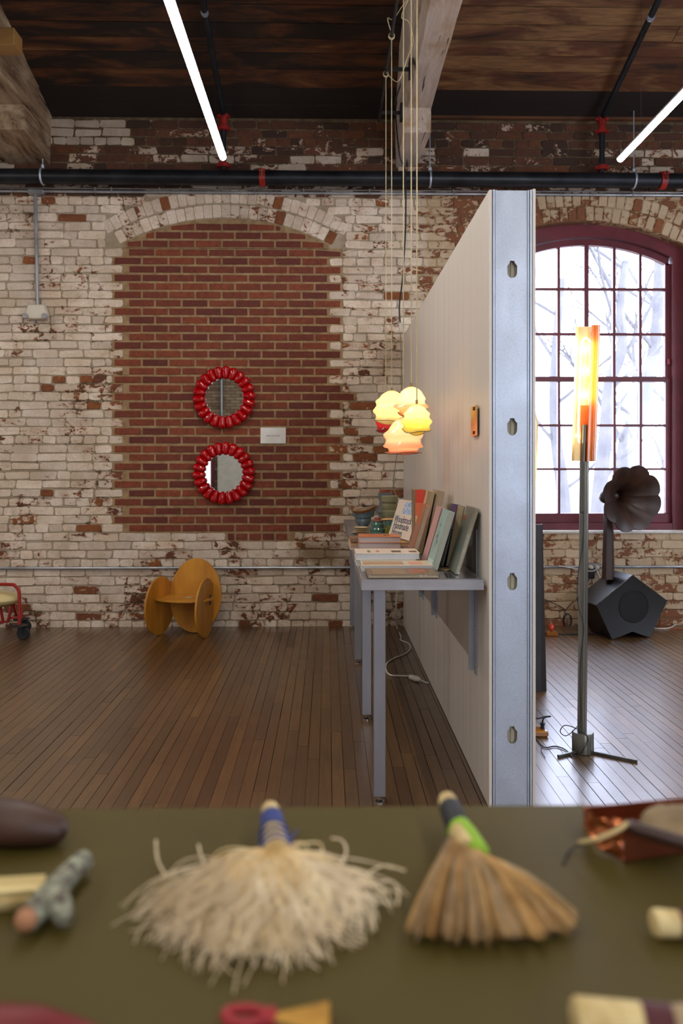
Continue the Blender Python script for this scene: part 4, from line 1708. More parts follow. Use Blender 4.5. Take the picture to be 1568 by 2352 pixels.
# black feed cable with its white socket and grey flex down the wall
cb = thing('power_cable', 'black cable dropping from the pale beam to a white inline socket', 'cable', (0.60, 6.2, 2.6))
pts = [atD(925, 150, 5.6), atD(922, 185, 5.7), atD(908, 235, 5.8), atD(910, 290, 5.95), atD(918, 360, 6.1), atD(930, 400, 6.12), atD(931, 520, 6.14), atD(924, 640, 6.14), atD(917, 700, 6.14), atD(919, 745, 6.14)]
MB().tube(smooth_path(pts), 0.006, 7).build('black_flex', M_BLACKC, cb)
a_, b_ = atD(919.5, 742, 6.14), atD(919.5, 764, 6.14)
MB().tube([a_, b_], 0.017, 10).build('inline_socket', M_WHITEC, cb)
pts = [b_, atD(922, 900, 6.16), atD(917, 1000, 6.16), atD(903, 1110, 6.16), atD(912, 1150, 6.16), atD(916, 1250, 6.16), atD(913, 1330, 6.2)]
MB().tube(smooth_path(pts), 0.0045, 6).build('grey_flex', mat('grey_flex', '#8f8a80', 0.5), cb)

# white lead on the floor under the table
wc = thing('extension_lead', 'white lead snaking on the floor between table legs and partition', 'cable', (0.5, 5.2, 0))
zc_ = 0.0062
pts = [atD(913, 1330, 6.2), atD(909, 1400, 6.12)] + [atZ(a, b, zc_) for a, b in ((911, 1440), (921, 1462), (920, 1470), (938, 1478), (942, 1490), (930, 1502), (905, 1512), (888, 1524), (886, 1538), (895, 1550), (915, 1552), (938, 1553))]
MB().tube(smooth_path(pts), 0.0055, 7).build('flex', M_WHITEC, wc)
a_, b_ = atZ(940, 1554, 0.019), atZ(966, 1562, 0.019)
dv = (b_ - a_).normalized()
MB().lathe([(0.008, 0), (0.015, 0.006), (0.018, 0.03), (0.0175, 0.05), (0.020, 0.052), (0.020, 0.058), (0.0175, 0.06), (0.0165, (b_ - a_).length - 0.02), (0.009, (b_ - a_).length)],
           a_, 14, axis=dv).build('plug_connector', M_WHITEC, wc)
MB().tube([b_, atZ(978, 1568, zc_), (PX - 0.012, atZ(982, 1569, zc_).y, zc_)], 0.005, 6).build('flex', M_WHITEC, wc)

# brass plate on the partition
a_, b_ = atX(1087.5, 968, PX), atX(1101.5, 968, PX)
zt_, zb_ = atX(1101.5, 930, PX).z, atX(1101.5, 999.5, PX).z
bp = thing('wall_plate', 'narrow polished copper plate held by two black clips on the partition', 'plaque', (PX - 0.01, (a_.y + b_.y) / 2, zb_))
MB().box(PX - 0.012, PX - 0.0095, b_.y, a_.y, zb_, zt_).build('plate', mat('polished_copper', '#e0a878', 0.16, 0.95), bp, smooth=False)
for zz in (zt_ - 0.018, zb_ + 0.006):
    ym = (a_.y + b_.y) / 2
    MB().box(PX - 0.015, PX - 0.0005, ym - 0.012, ym + 0.012, zz, zz + 0.014).build('clip', M_BLACK, bp, bevel=0.001)

# ================================================================== strip lights
M_TUBE = emit('led_diffuser', (1.0, 0.93, 0.86), 72.0)
M_HOUS = mat('light_housing', '#b9b7c0', 0.5)


def strip(label, x, z, y0, y1, grp='linear ceiling lights'):
    t = thing('strip_light', label, 'light', (x, (y0 + y1) / 2, z), grp)
    MB().tube([(x, y0, z), (x, y1, z)], 0.0235, 14).build('diffuser_tube', M_TUBE, t)
    pr = []
    for k in range(9):
        a = -pi * 0.02 + pi * 1.04 * k / 8
        pr.append((x + 0.0262 * cos(a), y0, z + 0.0262 * sin(a)))
    pr = pr + [(p_[0] * 1.0 + (x - p_[0]) * 0.09, y0, z + (p_[2] - z) * 0.91) for p_ in pr[::-1]]
    MB().prism(pr, (0, y1 - y0, 0)).build('housing', M_HOUS, t, angle=60)
    for yy in (y0 + 0.35, y1 - 0.35):
        MB().tube([(x, yy, z + 0.024), (x, yy, roof_z(yy))], 0.0012, 5).build('suspension_wire', M_CHROME, t)
    return t


LZ0 = 0
LZ = H + (1066 - 364) * 5.2 / F
strip('long glowing strip light nearest the rough timber beam, upper left', xat(513, 5.2), LZ, 1.0, 5.19)
strip('long glowing strip light at the upper right corner', xat(1424.5, 5.2), LZ, 1.0, 5.17)
strip('strip light further left outside the picture', xat(513, 5.2) - 2.72, LZ, 1.0, 5.19)

for q_, lb_ in ((0, 'added unseen strip light behind the viewer, middle row'), (1, 'added unseen strip light behind the viewer, right row'), (-1, 'added unseen strip light behind the viewer, left row')):
    strip(lb_, xat(513, 5.2) + 2.72 * q_, LZ, -4.0, 0.2)  # extra unseen lamps, added to brighten the rear wall and the foreground

# ================================================================== sprinkler pipes
M_PIPE = mat('black_steel_pipe', '#2c3036', 0.38, 0.5, color2='#1b1d21', scale=6)
M_REDF = mat('red_pipe_coupling', '#a3261c', 0.4, 0.0, color2='#7c1712', scale=20)
PZm, PYm = atY(784, 410, D - 0.10).z, D - 0.10
mp_ = thing('sprinkler_main', 'thick black sprinkler main running along the top of the brick wall', 'pipe', (0, PYm, PZm))
MB().tube([(-5.5, PYm, PZm), (5.2, PYm, PZm)], 0.061, 20).build('pipe', M_PIPE, mp_)
for px in (603, 1520):
    x = atY(px, 410, PYm).x
    cl = MB().tube([(x - 0.024, PYm, PZm), (x + 0.024, PYm, PZm)], 0.073, 20)
    cl.box(x - 0.022, x + 0.022, PYm - 0.088, PYm - 0.06, PZm + 0.02, PZm + 0.045)
    c_ = cl.build('coupling', M_REDF, mp_)
    MB().tube([(x, PYm - 0.085, PZm - 0.02), (x, PYm - 0.085, PZm + 0.05)], 0.007, 8).build('bolt', M_CHROME, c_)
for px in (98, 987, 1455):
    x = atY(px, 410, PYm).x
    pts = [(x, PYm + 0.064 * cos(a), PZm + 0.064 * sin(a)) for a in [2 * pi * k / 20 for k in range(20)]]
    b = MB().tube(pts, 0.009, 6, closed=True)
    b.tube([(x, PYm, PZm + 0.06), (x, PYm, roof_z(PYm))], 0.005, 6)
    b.lathe([(0.009, 0), (0.014, 0.01), (0.014, 0.035), (0.006, 0.045)], (x, PYm, PZm + 0.062), 8)
    b.build('pipe_hanger', M_GALV, mp_)
for px, pxs, lab in ((513, 470, 'thin black sprinkler branch rising beside the upper-left strip light'), (1382, 1520, 'thin black sprinkler branch with red couplings at upper right')):
    x = atY(px, 330, PYm).x
    t = thing('sprinkler_branch', lab, 'pipe', (x, PYm, PZm), 'sprinkler branch pipes')
    ztop = roof_z(PYm) - 0.055
    pts = [(x, PYm, PZm + 0.055), (x, PYm, ztop - 0.06), (x, PYm - 0.012, ztop - 0.025), (x, PYm - 0.04, ztop), (x, 3.2, roof_z(3.2) - 0.08)]
    MB().tube(pts, 0.0225, 12).build('pipe', M_PIPE, t)
    b = MB()
    zm = ztop - 0.10
    for z0_, z1_, r_ in ((ztop - 0.035, ztop - 0.005, 0.04), (ztop - 0.105, ztop - 0.035, 0.029), (ztop - 0.135, ztop - 0.105, 0.042)):
        b.tube([(x, PYm, z0_), (x, PYm, z1_)], r_, 14)
    for s_ in (-1, 1):
        b.box(x + s_ * 0.036, x + s_ * 0.056, PYm - 0.012, PYm + 0.012, ztop - 0.13, ztop - 0.11)
        b.box(x + s_ * 0.034, x + s_ * 0.052, PYm - 0.012, PYm + 0.012, ztop - 0.03, ztop - 0.010)
    b.build('elbow_coupling', M_REDF, t)
    b = MB().tube([(x, PYm, PZm + 0.085), (x, PYm, PZm + 0.12)], 0.041, 14)
    for s_ in (-1, 1):
        b.box(x + s_ * 0.035, x + s_ * 0.057, PYm - 0.012, PYm + 0.012, PZm + 0.09, PZm + 0.115)
    b.build('outlet_coupling', M_REDF, t)
    for yy in (5.3, 4.4):
        zz = roof_z(yy) - 0.08
        MB().tube([(x, yy, zz), (x, yy, zz + 0.08)], 0.004, 6).lathe([(0.025, -0.012), (0.027, -0.012), (0.027, 0.012), (0.025, 0.012)], (x, yy, zz), 12, axis=(0, 1, 0.0)).build('pipe_clip', M_GALV, t)

# ================================================================== conduits and fittings on the wall
M_CONDUIT = mat('grey_conduit', '#b3b6bb', 0.35, 0.7, color2='#8d9094', scale=6)
zc1 = atY(784, 443, D - 0.03).z
cd = thing('conduit_run', 'grey conduit pair running along the wall just below the sprinkler main', 'conduit', (0, D - 0.03, zc1))
MB().tube([(-5, D - 0.022, zc1), (5, D - 0.022, zc1)], 0.012, 8).build('conduit', M_CONDUIT, cd)
MB().tube([(-5, D - 0.016, zc1 + 0.027), (5, D - 0.016, zc1 + 0.027)], 0.0045, 6).build('thin_cable', M_CONDUIT, cd)
for px in (220, 258, 368, 585, 697, 848, 1040, 1168, 1450):
    x = atY(px, 443).x
    MB().box(x - 0.004, x + 0.004, D - 0.036, D - 0.002, zc1 - 0.014, zc1 + 0.035).build('strap', M_CONDUIT, cd, smooth=False)
p = atY(83, 441, D - 0.04)
jb = MB().box(p.x - 0.065, p.x + 0.065, D - 0.06, D - 0.003, p.z - 0.022, p.z + 0.022)
jb.build('junction_box', M_CONDUIT, cd, bevel=0.008)
x = atY(86.5, 600).x
vc = thing('vertical_conduit', 'upright grey conduit dropping to the white emergency light at left', 'conduit', (x, D - 0.02, 2.6))
MB().tube([(x - 0.01, D - 0.022, p.z - 0.02), (x + 0.008, D - 0.022, atY(88, 705).z)], 0.0135, 10).build('conduit', M_CONDUIT, vc)
# emergency light
zt_, zb_ = atY(84, 703).z, atY(84, 736).z
x0, x1 = atY(60, 720, D - 0.04).x, atY(110, 720, D - 0.04).x
el = thing('emergency_light', 'white twin-head emergency light under the upright conduit', 'light', ((x0 + x1) / 2, D - 0.04, zb_))
w = (x1 - x0)
MB().prism([(x0 + 0.25 * w * 0.5, D - 0.07, zt_), (x1 - 0.25 * w * 0.5, D - 0.07, zt_), (x1 + 0.003, D - 0.07, zb_ + 0.04), (x1 - 0.01, D - 0.07, zb_), (x0 + 0.01, D - 0.07, zb_), (x0 - 0.003, D - 0.07, zb_ + 0.04)][::-1], (0, 0.064, 0)).build('housing', mat('ivory_plastic', '#dcd3c0', 0.45), el, bevel=0.008)
for xx in (x0 + 0.008, x1 - 0.012):
    MB().lathe([(0.024, 0), (0.024, 0.03), (0.019, 0.034), (0.0, 0.030)], (xx, D - 0.06, zb_ + 0.022), 16, axis=(0, -1, 0)).build('lamp_head', mat('lens_grey', '#a5a3a6', 0.3), el)
# lower conduit, left and right of the partition
zc2 = atY(400, 1304.5, D - 0.02).z
t = MB().tube([(-5, D - 0.018, zc2), (0.60, D - 0.018, zc2)], 0.0115, 8).build('lower_conduit', M_CONDUIT)
tag(t, 'thin grey conduit low on the brick wall behind the plywood chair', 'conduit')
t = MB().tube([(0.84, D - 0.018, zc2), (5, D - 0.018, zc2)], 0.0115, 8).build('lower_conduit', M_CONDUIT)
tag(t, 'thin grey conduit low on the brick wall under the window', 'conduit')

# outlet with plugs behind the floor lamp
p = atY(1362, 1304, D - 0.02)
ob = thing('wall_outlet', 'double wall outlet with white and black plugs under the window', 'outlet', (p.x, D - 0.02, p.z))
MB().box(p.x - 0.055, p.x + 0.05, D - 0.03, D - 0.003, p.z - 0.04, p.z + 0.04).build('face_plate', mat('steel_plate', '#8b8c8e', 0.35, 0.7), ob, bevel=0.004)
for dx in (-0.028, 0.02):
    MB().lathe([(0.018, 0), (0.018, 0.03), (0.010, 0.042), (0, 0.042)], (p.x + dx, D - 0.031, p.z + 0.008), 12, axis=(0, -1, 0)).build('white_plug', M_WHITEC, ob)
MB().box(p.x - 0.055, p.x - 0.005, D - 0.075, D - 0.031, p.z - 0.085, p.z - 0.03).build('black_adapter', M_BLACK, ob, bevel=0.005)
b = MB().tube(smooth_path([(p.x + 0.02, D - 0.07, p.z + 0.008), (p.x - 0.03, D - 0.085, p.z - 0.02), (p.x - 0.12, D - 0.05, p.z - 0.01), (p.x - 0.30, D - 0.04, p.z + 0.02)]), 0.004, 6)
b.tube(smooth_path([(p.x - 0.03, D - 0.06, p.z - 0.085), (p.x - 0.06, D - 0.05, p.z - 0.14), (p.x - 0.10, D - 0.04, p.z - 0.19)]), 0.003, 6)
b.tube([(p.x + 0.02, D - 0.05, p.z - 0.02), (p.x + 0.045, D - 0.05, p.z - 0.09)], 0.009, 8)
b.build('plug_lead', M_WHITEC, ob)
# coiled black cable on the wall
cc = thing('coiled_cable', 'loop of black cable hanging against the wall left of the black speaker', 'cable', atY(1300, 1400, D - 0.02))
pts = [atY(a, b_, D - 0.02) for a, b_ in ((1246, 1374), (1262, 1382), (1285, 1392), (1300, 1402))]
b = MB().tube(smooth_path(pts), 0.0035, 6)
pts = [atY(1316, 1381, D - 0.02), atY(1301, 1398, D - 0.02), atY(1296, 1406, D - 0.025), atY(1302, 1410, D - 0.02)]
b.tube(smooth_path(pts), 0.0035, 6)
for k in range(3):
    b.tube([atY(1302 + k + 9 * sin(a), 1424 - 15 * cos(a) + k, D - 0.02 - 0.004 * k) for a in [2 * pi * q / 18 for q in range(18)]], 0.004, 6, closed=True)
b.build('cable', M_BLACKC, cc)

# ================================================================== sign and scalloped mirrors
a_, b_ = atY(598, 982, D - 0.012), atY(656, 1018.5, D - 0.012)
sg = thing('wall_card', 'small white card reading ready to hang beside the red mirrors', 'sign', ((a_.x + b_.x) / 2, D - 0.01, b_.z))
MB().box(a_.x, b_.x, D - 0.012, D - 0.0035, b_.z, a_.z).build('card', mat('white_card', '#ebebe6', 0.5), sg, smooth=False)
text('lettering', 'READY TO HANG', 0.0145, ((a_.x + b_.x) / 2, D - 0.0126, (a_.z + b_.z) / 2 - 0.003), Xv, Zv, mat('grey_ink', '#6f6f70', 0.6), sg)

tR = NT('red_resin')
tR.b.inputs['Base Color'].default_value = (*srgb('#c4000a'), 1)
tR.b.inputs['Roughness'].default_value = 0.12
tR.b.inputs['Transmission Weight'].default_value = 0.25
tR.b.inputs['IOR'].default_value = 1.45
tR.b.inputs['Coat Weight'].default_value = 0.3
M_RESIN = tR.m
M_MIRROR = mat('mirror_glass', '#dfe3e4', 0.01, 1.0, amount=0.0)


def mirror(label, px, py):
    c = atY(px, py, D - 0.035)
    t = thing('scalloped_mirror', label, 'mirror', (c.x, D - 0.03, c.z), 'round red mirrors on the brick infill')
    Ro, Ri = 0.261, 0.150
    MB().lathe([(Ri + 0.012, 0.0), (Ri + 0.012, 0.004), (0, 0.004)], (c.x, D - 0.022, c.z), 48, axis=(0, -1, 0)).build('mirror_disc', M_MIRROR, t, angle=30)
    MB().lathe([(0.20, 0.0), (0.235, 0.0), (0.235, 0.012), (0.20, 0.012)], (c.x, D - 0.006, c.z), 40, axis=(0, -1, 0)).build('backing_ring', M_RESIN, t)
    n = 22
    first = None
    for k in range(n):
        a = 2 * pi * k / n + 0.07
        if first is None:
            b = MB()
            rm, hl = (Ro + Ri) / 2, (Ro - Ri) / 2
            seg, rg = 12, 10
            prof = [(sin(pi * i / rg), -cos(pi * i / rg)) for i in range(rg + 1)]
            b.lathe(prof, (0, 0, 0), seg, cap=False)
            for i, p_ in enumerate(b.v):
                x_, y_, z_ = p_
                wz_ = 0.0245 + 0.0145 * (z_ + 1) / 2
                q_ = max(1e-6, 1 - z_ * z_) ** 0.5
                q2 = max(0.0, 1 - abs(z_) ** 4.5) ** 0.5
                b.v[i] = (x_ / q_ * q2 * wz_, y_ / q_ * q2 * 0.032 - 0.006, z_ * hl)
            first = b.build('frame_lobe', M_RESIN, None, angle=60, origin=(0, 0, 0))
            o = first
        else:
            o = first.copy()
            COL.objects.link(o)
        o.parent = t
        rm = (Ro + Ri) / 2
        o.location = Vector((c.x + rm * sin(a), D - 0.032, c.z + rm * cos(a))) - WL[t.name]
        o.rotation_euler = (0, a, 0)
    return t


mirror('upper of two round mirrors with scalloped red resin frame', 514.5, 913)
mirror('lower of two round mirrors with scalloped red resin frame', 514, 1087)

# ================================================================== plywood chair
def ply(name='honey_plywood', c1='#d0922f', c2='#b27624'):
    return mat(name, c1, 0.42, color2=c2, scale=9, stretch=(1, 1, 0.12), bump=0.05, coat=0.25)


M_PLY = ply()
M_PLYD = ply('plywood_edge', '#d0a060', '#a8783c')


def disc(c, ax_u, ax_v, a, b_, t, n=56, egg=0.0):
    """flat oval board; c centre, ax_u / ax_v in-plane axes"""
    c, u, v = Vector(c), Vector(ax_u).normalized(), Vector(ax_v).normalized()
    w = u.cross(v)
    pts = []
    for k in range(n):
        an = 2 * pi * k / n
        s_ = sin(an)
        pts.append(c + u * (a * cos(an) * (1 - egg * s_)) + v * (b_ * s_) - w * (t / 2))
    return MB().prism(pts, w * t)


cl_ = atD(367, 1391, 6.03)
cr_ = atD(472, 1396, 5.94)
cl_.z = cr_.z = 0.2315
chair = thing('plywood_chair', 'honey coloured plywood chair made of slotted round discs by the brick wall', 'chair', ((cl_.x + cr_.x) / 2, (cl_.y + cr_.y) / 2, 0))
for c, an in ((cl_, 17.5), (cr_, 10.5)):
    disc(c, (sin(radians(an)), cos(radians(an)), 0), (0, 0, 1), 0.225, 0.230, 0.016).build('side_disc', M_PLY, chair, bevel=0.001, angle=30)
fac = radians(14)
side = Vector((cos(fac), -sin(fac), 0))
back_dir = Vector((sin(fac), cos(fac), 0))
bc = atD(449, 1367, 6.13)
up = (Vector((0, 0, 1)) + back_dir * 0.12).normalized()
bc.z = 0.298
disc(bc, side, up, 0.222, 0.296, 0.016, egg=0.03).build('back_disc', M_PLY, chair, bevel=0.001, angle=30)
sc_ = (cl_ + cr_) / 2 + back_dir * 0.01
sc_.z = 0.297
disc(sc_, side, back_dir, 0.245, 0.165, 0.015).build('seat_disc', M_PLY, chair, bevel=0.001, angle=30)
kp = cr_ + side * 0.028
MB().obox((kp.x, kp.y + 0.03, 0.297), side, back_dir, (0, 0, 1), 0, 0.012, -0.006, 0.006, -0.045, 0.035).build('wedge_key', mat('steel_key', '#6d6a66', 0.35, 0.8), chair)
lp = sc_ + side * 0.06 - back_dir * 0.02
tag(MB().lathe([(0, 0), (0.030, 0), (0.032, 0.004), (0.024, 0.006), (0, 0.005)], (lp.x, lp.y, 0.3055), 20).build('seat_tag', mat('pale_tag', '#c9b88a', 0.4)),
    'small pale round tag lying on the plywood chair seat', 'tag')

# ================================================================== red rolling stool at the left edge
gx_ = atZ(54, 1469, 0)
xr = atD(43, 1400, 5.85).x
yr = gx_.y
M_REDT = mat('red_enamel', '#a81a10', 0.28, coat=0.5)
M_TYRE = mat('dark_caster', '#22262c', 0.5)
st = thing('rolling_stool', 'red tubular rolling stool with cream saddle at the left edge', 'stool', (xr - 0.25, yr, 0))
zt_ = H - (1343 - 1066) * 5.85 / F
XL = xr - 0.50
for yy in (yr, yr + 0.30):
    pts = [(xr, yy, 0.115), (xr, yy, zt_ - 0.10), (xr - 0.008, yy, zt_ - 0.045), (xr - 0.035, yy, zt_ - 0.012), (xr - 0.08, yy, zt_), (XL + 0.08, yy, zt_),
           (XL + 0.035, yy, zt_ - 0.012), (XL + 0.008, yy, zt_ - 0.045), (XL, yy, zt_ - 0.10), (XL, yy, 0.115)]
    if yy == yr:
        MB().tube(smooth_path(pts, 4), 0.0128, 10).build('frame_tube', M_REDT, st)
b = MB()
b.tube([(xr - 0.07, yr + 0.02, 0.255), (xr - 0.11, yr + 0.05, 0.13), (xr - 0.16, yr + 0.08, 0.115), (xr - 0.19, yr + 0.1, 0.25)], 0.012, 8)
b.tube([(xr - 0.10, yr + 0.2, 0.13), (xr - 0.085, yr + 0.1, 0.25)], 0.012, 8)
b.tube([(XL + 0.07, yr + 0.02, 0.255), (XL + 0.11, yr + 0.05, 0.13), (XL + 0.16, yr + 0.08, 0.115)], 0.012, 8)
b.tube([(xr - 0.16, yr + 0.08, 0.115), (XL + 0.16, yr + 0.08, 0.115)], 0.010, 8)
b.tube([(xr, yr, 0.17), (xr - 0.11, yr + 0.06, 0.155), (xr - 0.10, yr + 0.2, 0.14)], 0.008, 8)
b.build('seat_support', M_REDT, st)
MB().ball((xr - 0.20, yr + 0.08, 0.300), 0.19, 26, 12, (0.93, 0.75, 0.32), fn=lambda p: Vector((p.x, p.y, p.z - 0.35 * max(0, -p.x) * 0.6 if p.z < 0 else p.z))).build('saddle', mat('cream_saddle', '#d8c790', 0.45), st)
for (xx, yy) in ((xr, yr), (XL, yr), (xr - 0.09, yr + 0.26), (XL + 0.09, yr + 0.26)):
    ca = MB().lathe([(0.0, 0.0), (0.045, 0.0), (0.062, 0.006), (0.062, 0.012), (0.03, 0.016), (0, 0.017)], (xx, yy, 0.098), 24)
    ca.box(xx - 0.006, xx + 0.030, yy - 0.020, yy - 0.015, 0.045, 0.10)
    ca.box(xx - 0.006, xx + 0.030, yy + 0.015, yy + 0.020, 0.045, 0.10)
    cas = ca.build('caster', M_TYRE, st)
    MB().lathe([(0.010, -0.012), (0.044, -0.014), (0.049, -0.008), (0.049, 0.008), (0.044, 0.014), (0.010, 0.012)], (xx + 0.030, yy, 0.0495), 26, axis=(0, 1, 0)).build('wheel', M_TYRE, cas)
    if yy > yr + 0.1:
        MB().tube([(xx, yy, 0.112), (xx, yy, 0.17)], 0.014, 8).build('stem', M_REDT, cas)

# ================================================================== faceted black speaker with wooden horn
M_BOX = mat('matt_black_cabinet', '#0f0f11', 0.27, color2='#0c0c0d', scale=9, bump=0.02, spec=0.5)
G1, G2 = atZ(1405, 1470, 0), atZ(1493, 1465, 0)
fd = (G2 - G1).normalized()
fn_ = Vector((fd.y, -fd.x, 0))          # towards the viewer


def on_front(px, py, off=0.0):
    r = ray(px, py)
    o = Vector((0, 0, H))
    g = G1 + fn_ * off
    return o + r * ((g - o).dot(fn_) / r.dot(fn_))


pent = [on_front(*q) for q in ((1368, 1390), (1405, 1470), (1426, 1462), (1452, 1451.5), (1474, 1459), (1493, 1465), (1533, 1380), (1452.6, 1320))]
pent[1].z = 0.001
pent[5].z = 0.001
sp_ = thing('horn_speaker', 'black faceted speaker cabinet with dark wooden petal horn under the window', 'speaker', (G1 + G2) / 2)
MB().prism(pent, -fn_ * 0.30).build('cabinet', M_BOX, sp_, smooth=False, bevel=0.003)
cc_ = on_front(1455, 1393)
MB().lathe([(0.128, 0.0), (0.128, 0.004), (0.122, 0.006), (0.118, 0.002), (0.0, 0.002)], cc_, 40, axis=fn_).build('driver_grille', mat('black_grille', '#0d0d10', 0.8, bump=0.5, bscale=500), sp_)
M_HORN = mat('dark_walnut', '#3c2419', 0.42, color2='#24150f', scale=10, stretch=(1, 1, 0.2), bump=0.08)
cb_ = atD(1396, 1310, 6.04)
ct_ = atD(1397, 1160, 6.04)
b = MB()
vs_ = []
for (c, w, dp) in ((Vector((cb_.x, cb_.y, 0.44)), 0.050, 0.045), (ct_, 0.036, 0.035)):
    for k in range(6):
        a = pi / 6 + k * pi / 3
        vs_.append((c.x + w * cos(a + 0.4), c.y + dp * sin(a + 0.4), c.z))
b.add(vs_, [(k, (k + 1) % 6, 6 + (k + 1) % 6, 6 + k) for k in range(6)] + [tuple(range(5, -1, -1)), tuple(range(6, 12))])
b.build('horn_column', M_HORN, sp_, smooth=False, bevel=0.002)
Tt = atD(1411, 1139, 6.10)
Mm = atD(1455, 1146, 5.86)
Tt.y = min(Tt.y, D - 0.16)
ax = (Mm - Tt).normalized()
uu = ax.cross(Vector((0, 0, 1))).normalized()
vv = uu.cross(ax).normalized()
LH = (Mm - Tt).length
MB().ball(atD(1391, 1141, 6.14), 0.056, 18, 12).build('horn_elbow', M_HORN, sp_)
b = MB().tube([atD(1391, 1141, 6.14), Tt + ax * 0.02], [0.05, 0.045], 14)
b.ball(Tt - ax * 0.012, 0.048, 16, 10)
b.build('horn_neck', M_HORN, sp_)
for k in range(8):
    a0 = k * pi / 4 + 0.28
    b = MB()
    nu, nv = 10, 10
    G = []
    for j in range(nv + 1):
        v_ = j / nv
        for i in range(nu + 1):
            u_ = i / nu - 0.5
            hump = cos(pi * u_)
            v2 = v_ * (1 - 0.06 * (1 - max(hump, 0.0) ** 0.6) * v_ ** 2)
            rad = 0.036 + 0.218 * v2 ** 1.6
            axl = LH * (0.0 + 1.05 * v2 ** 0.8) - 0.03 * v_ ** 6 * 0.5
            rad *= 1 + 0.035 * hump * v_
            axl -= 0.010 * hump * v_
            an = a0 + u_ * (pi / 4) * 1.0
            G.append(Tt + ax * axl + (uu * cos(an) + vv * sin(an)) * rad)
    W_ = nu + 1
    fs = [(j * W_ + i, j * W_ + i + 1, (j + 1) * W_ + i + 1, (j + 1) * W_ + i) for j in range(nv) for i in range(nu)]
    b.add(G, fs)
    # outer skin for thickness
    G2_ = [p_ - ax * 0.007 + (p_ - Tt - ax * (p_ - Tt).dot(ax)).normalized() * 0.004 for p_ in G]
    b.add(G2_, [f_[::-1] for f_ in fs])
    n0 = (nu + 1) * (nv + 1)
    edge = [nv * W_ + i for i in range(W_)]
    b.f += [(edge[i], edge[i + 1], edge[i + 1] + n0, edge[i] + n0) for i in range(nu)]
    for i in (0, nu):
        col = [j * W_ + i for j in range(nv + 1)]
        b.f += [(col[j], col[j + 1], col[j + 1] + n0, col[j] + n0) for j in range(nv)]
    b.build('horn_petal', M_HORN, sp_, angle=40)
# floor cables right of the speaker
wb = MB().tube(smooth_path([atZ(1502, 1443, 0.006), atZ(1525, 1444, 0.006), atZ(1540, 1441, 0.006), atZ(1556, 1432, 0.006), atZ(1580, 1426, 0.02), atZ(1640, 1424, 0.02)]), 0.0055, 6).build('white_cable', M_WHITEC)
tag(wb, 'white cable on the floor at the right of the black speaker', 'cable')
wb = MB().tube(smooth_path([atZ(1515, 1441.5, 0.004), atZ(1550, 1443, 0.004), atZ(1600, 1441.5, 0.004)]), 0.0035, 6).build('orange_cable', mat('orange_cable', '#c0643a', 0.5))
tag(wb, 'thin orange cable on the floor at the right edge', 'cable')

# ================================================================== amber floor lamp
def amber(name, col, mixd=0.25):
    t = NT(name)
    c = srgb(col)
    tl = t.n('ShaderNodeBsdfTranslucent')
    tl.inputs[0].default_value = (*c, 1)
    df = t.n('ShaderNodeBsdfDiffuse')
    df.inputs[0].default_value = (*c, 1)
    gl = t.n('ShaderNodeBsdfGlossy')
    gl.inputs['Roughness'].default_value = 0.15
    m1 = t.n('ShaderNodeMixShader')
    m1.inputs[0].default_value = mixd
    t.link(tl.outputs[0], m1.inputs[1])
    t.link(df.outputs[0], m1.inputs[2])
    m2 = t.n('ShaderNodeMixShader')
    t.link(t.sheen(0.05, 0.5, 3.0), m2.inputs[0])
    t.link(m1.outputs[0], m2.inputs[1])
    t.link(gl.outputs[0], m2.inputs[2])
    t.link(m2.outputs[0], t.out.inputs['Surface'])
    return t.m


M_LAMPST = mat('raw_mill_steel', '#50524f', 0.34, 0.75, color2='#6e6a60', scale=7, stretch=(1, 1, 0.15), bump=0.1)
fb = atZ(1338, 1727, 0)
lamp = thing('floor_lamp', 'tall raw steel floor lamp with glowing folded amber shade by the window', 'lamp', fb)
MB().lathe([(0.047, 0.0), (0.0495, 0.003), (0.0495, 0.093), (0.047, 0.097), (0.0, 0.097)], (fb.x, fb.y, 0.0), 32).build('base_cylinder', M_LAMPST, lamp)
for q in (atZ(1281, 1741, 0), atZ(1463, 1753, 0), atZ(1330, 1690, 0)):
    dv = (q - fb)
    dv.z = 0
    L = dv.length
    dv.normalize()
    MB().obox((fb.x, fb.y, 0.001), dv, (-dv.y, dv.x, 0), (0, 0, 1), 0.045, L, -0.006, 0.006, 0, 0.013).build('foot_bar', M_LAMPST, lamp, bevel=0.001)
dL = fb.dot(F_)
pt = atD(1341.5, 1060, dL)
p0 = Vector((fb.x - 0.004, fb.y, 0.09))
MB().tube([p0, pt], 0.0212, 20).build('pole', M_LAMPST, lamp)
t2 = atD(1342, 976, dL)
MB().tube([pt + Vector((-0.005, 0, -0.01)), t2], 0.0145, 14).build('inner_pole', M_LAMPST, lamp)


def px_l(px, py, dy=0.0):
    return atD(px, py, dL + dy)


def sheet(sec_top, sec_bot, y_top, y_bot, name, m, th=0.0025, n=12):
    """sec: list of (px, depth offset) along the section"""
    b = MB()
    G = []
    for k in range(n + 1):
        f = k / n
        for (a, c) in zip(sec_top, sec_bot):
            px = a[0] * (1 - f) + c[0] * f
            dy = a[1] * (1 - f) + c[1] * f
            G.append(px_l(px, y_top + (y_bot - y_top) * f, dy))
    W_ = len(sec_top)
    fs = [(j * W_ + i, j * W_ + i + 1, (j + 1) * W_ + i + 1, (j + 1) * W_ + i) for j in range(n) for i in range(W_ - 1)]
    b.add(G, fs)
    return b.build(name, m, lamp, angle=60)


A_PALE = amber('pale_amber_acrylic', '#ffe2a0', 0.2)
A_DEEP = amber('deep_amber_acrylic', '#f3a546', 0.2)
A_RED = amber('orange_red_acrylic', '#e8743c', 0.3)
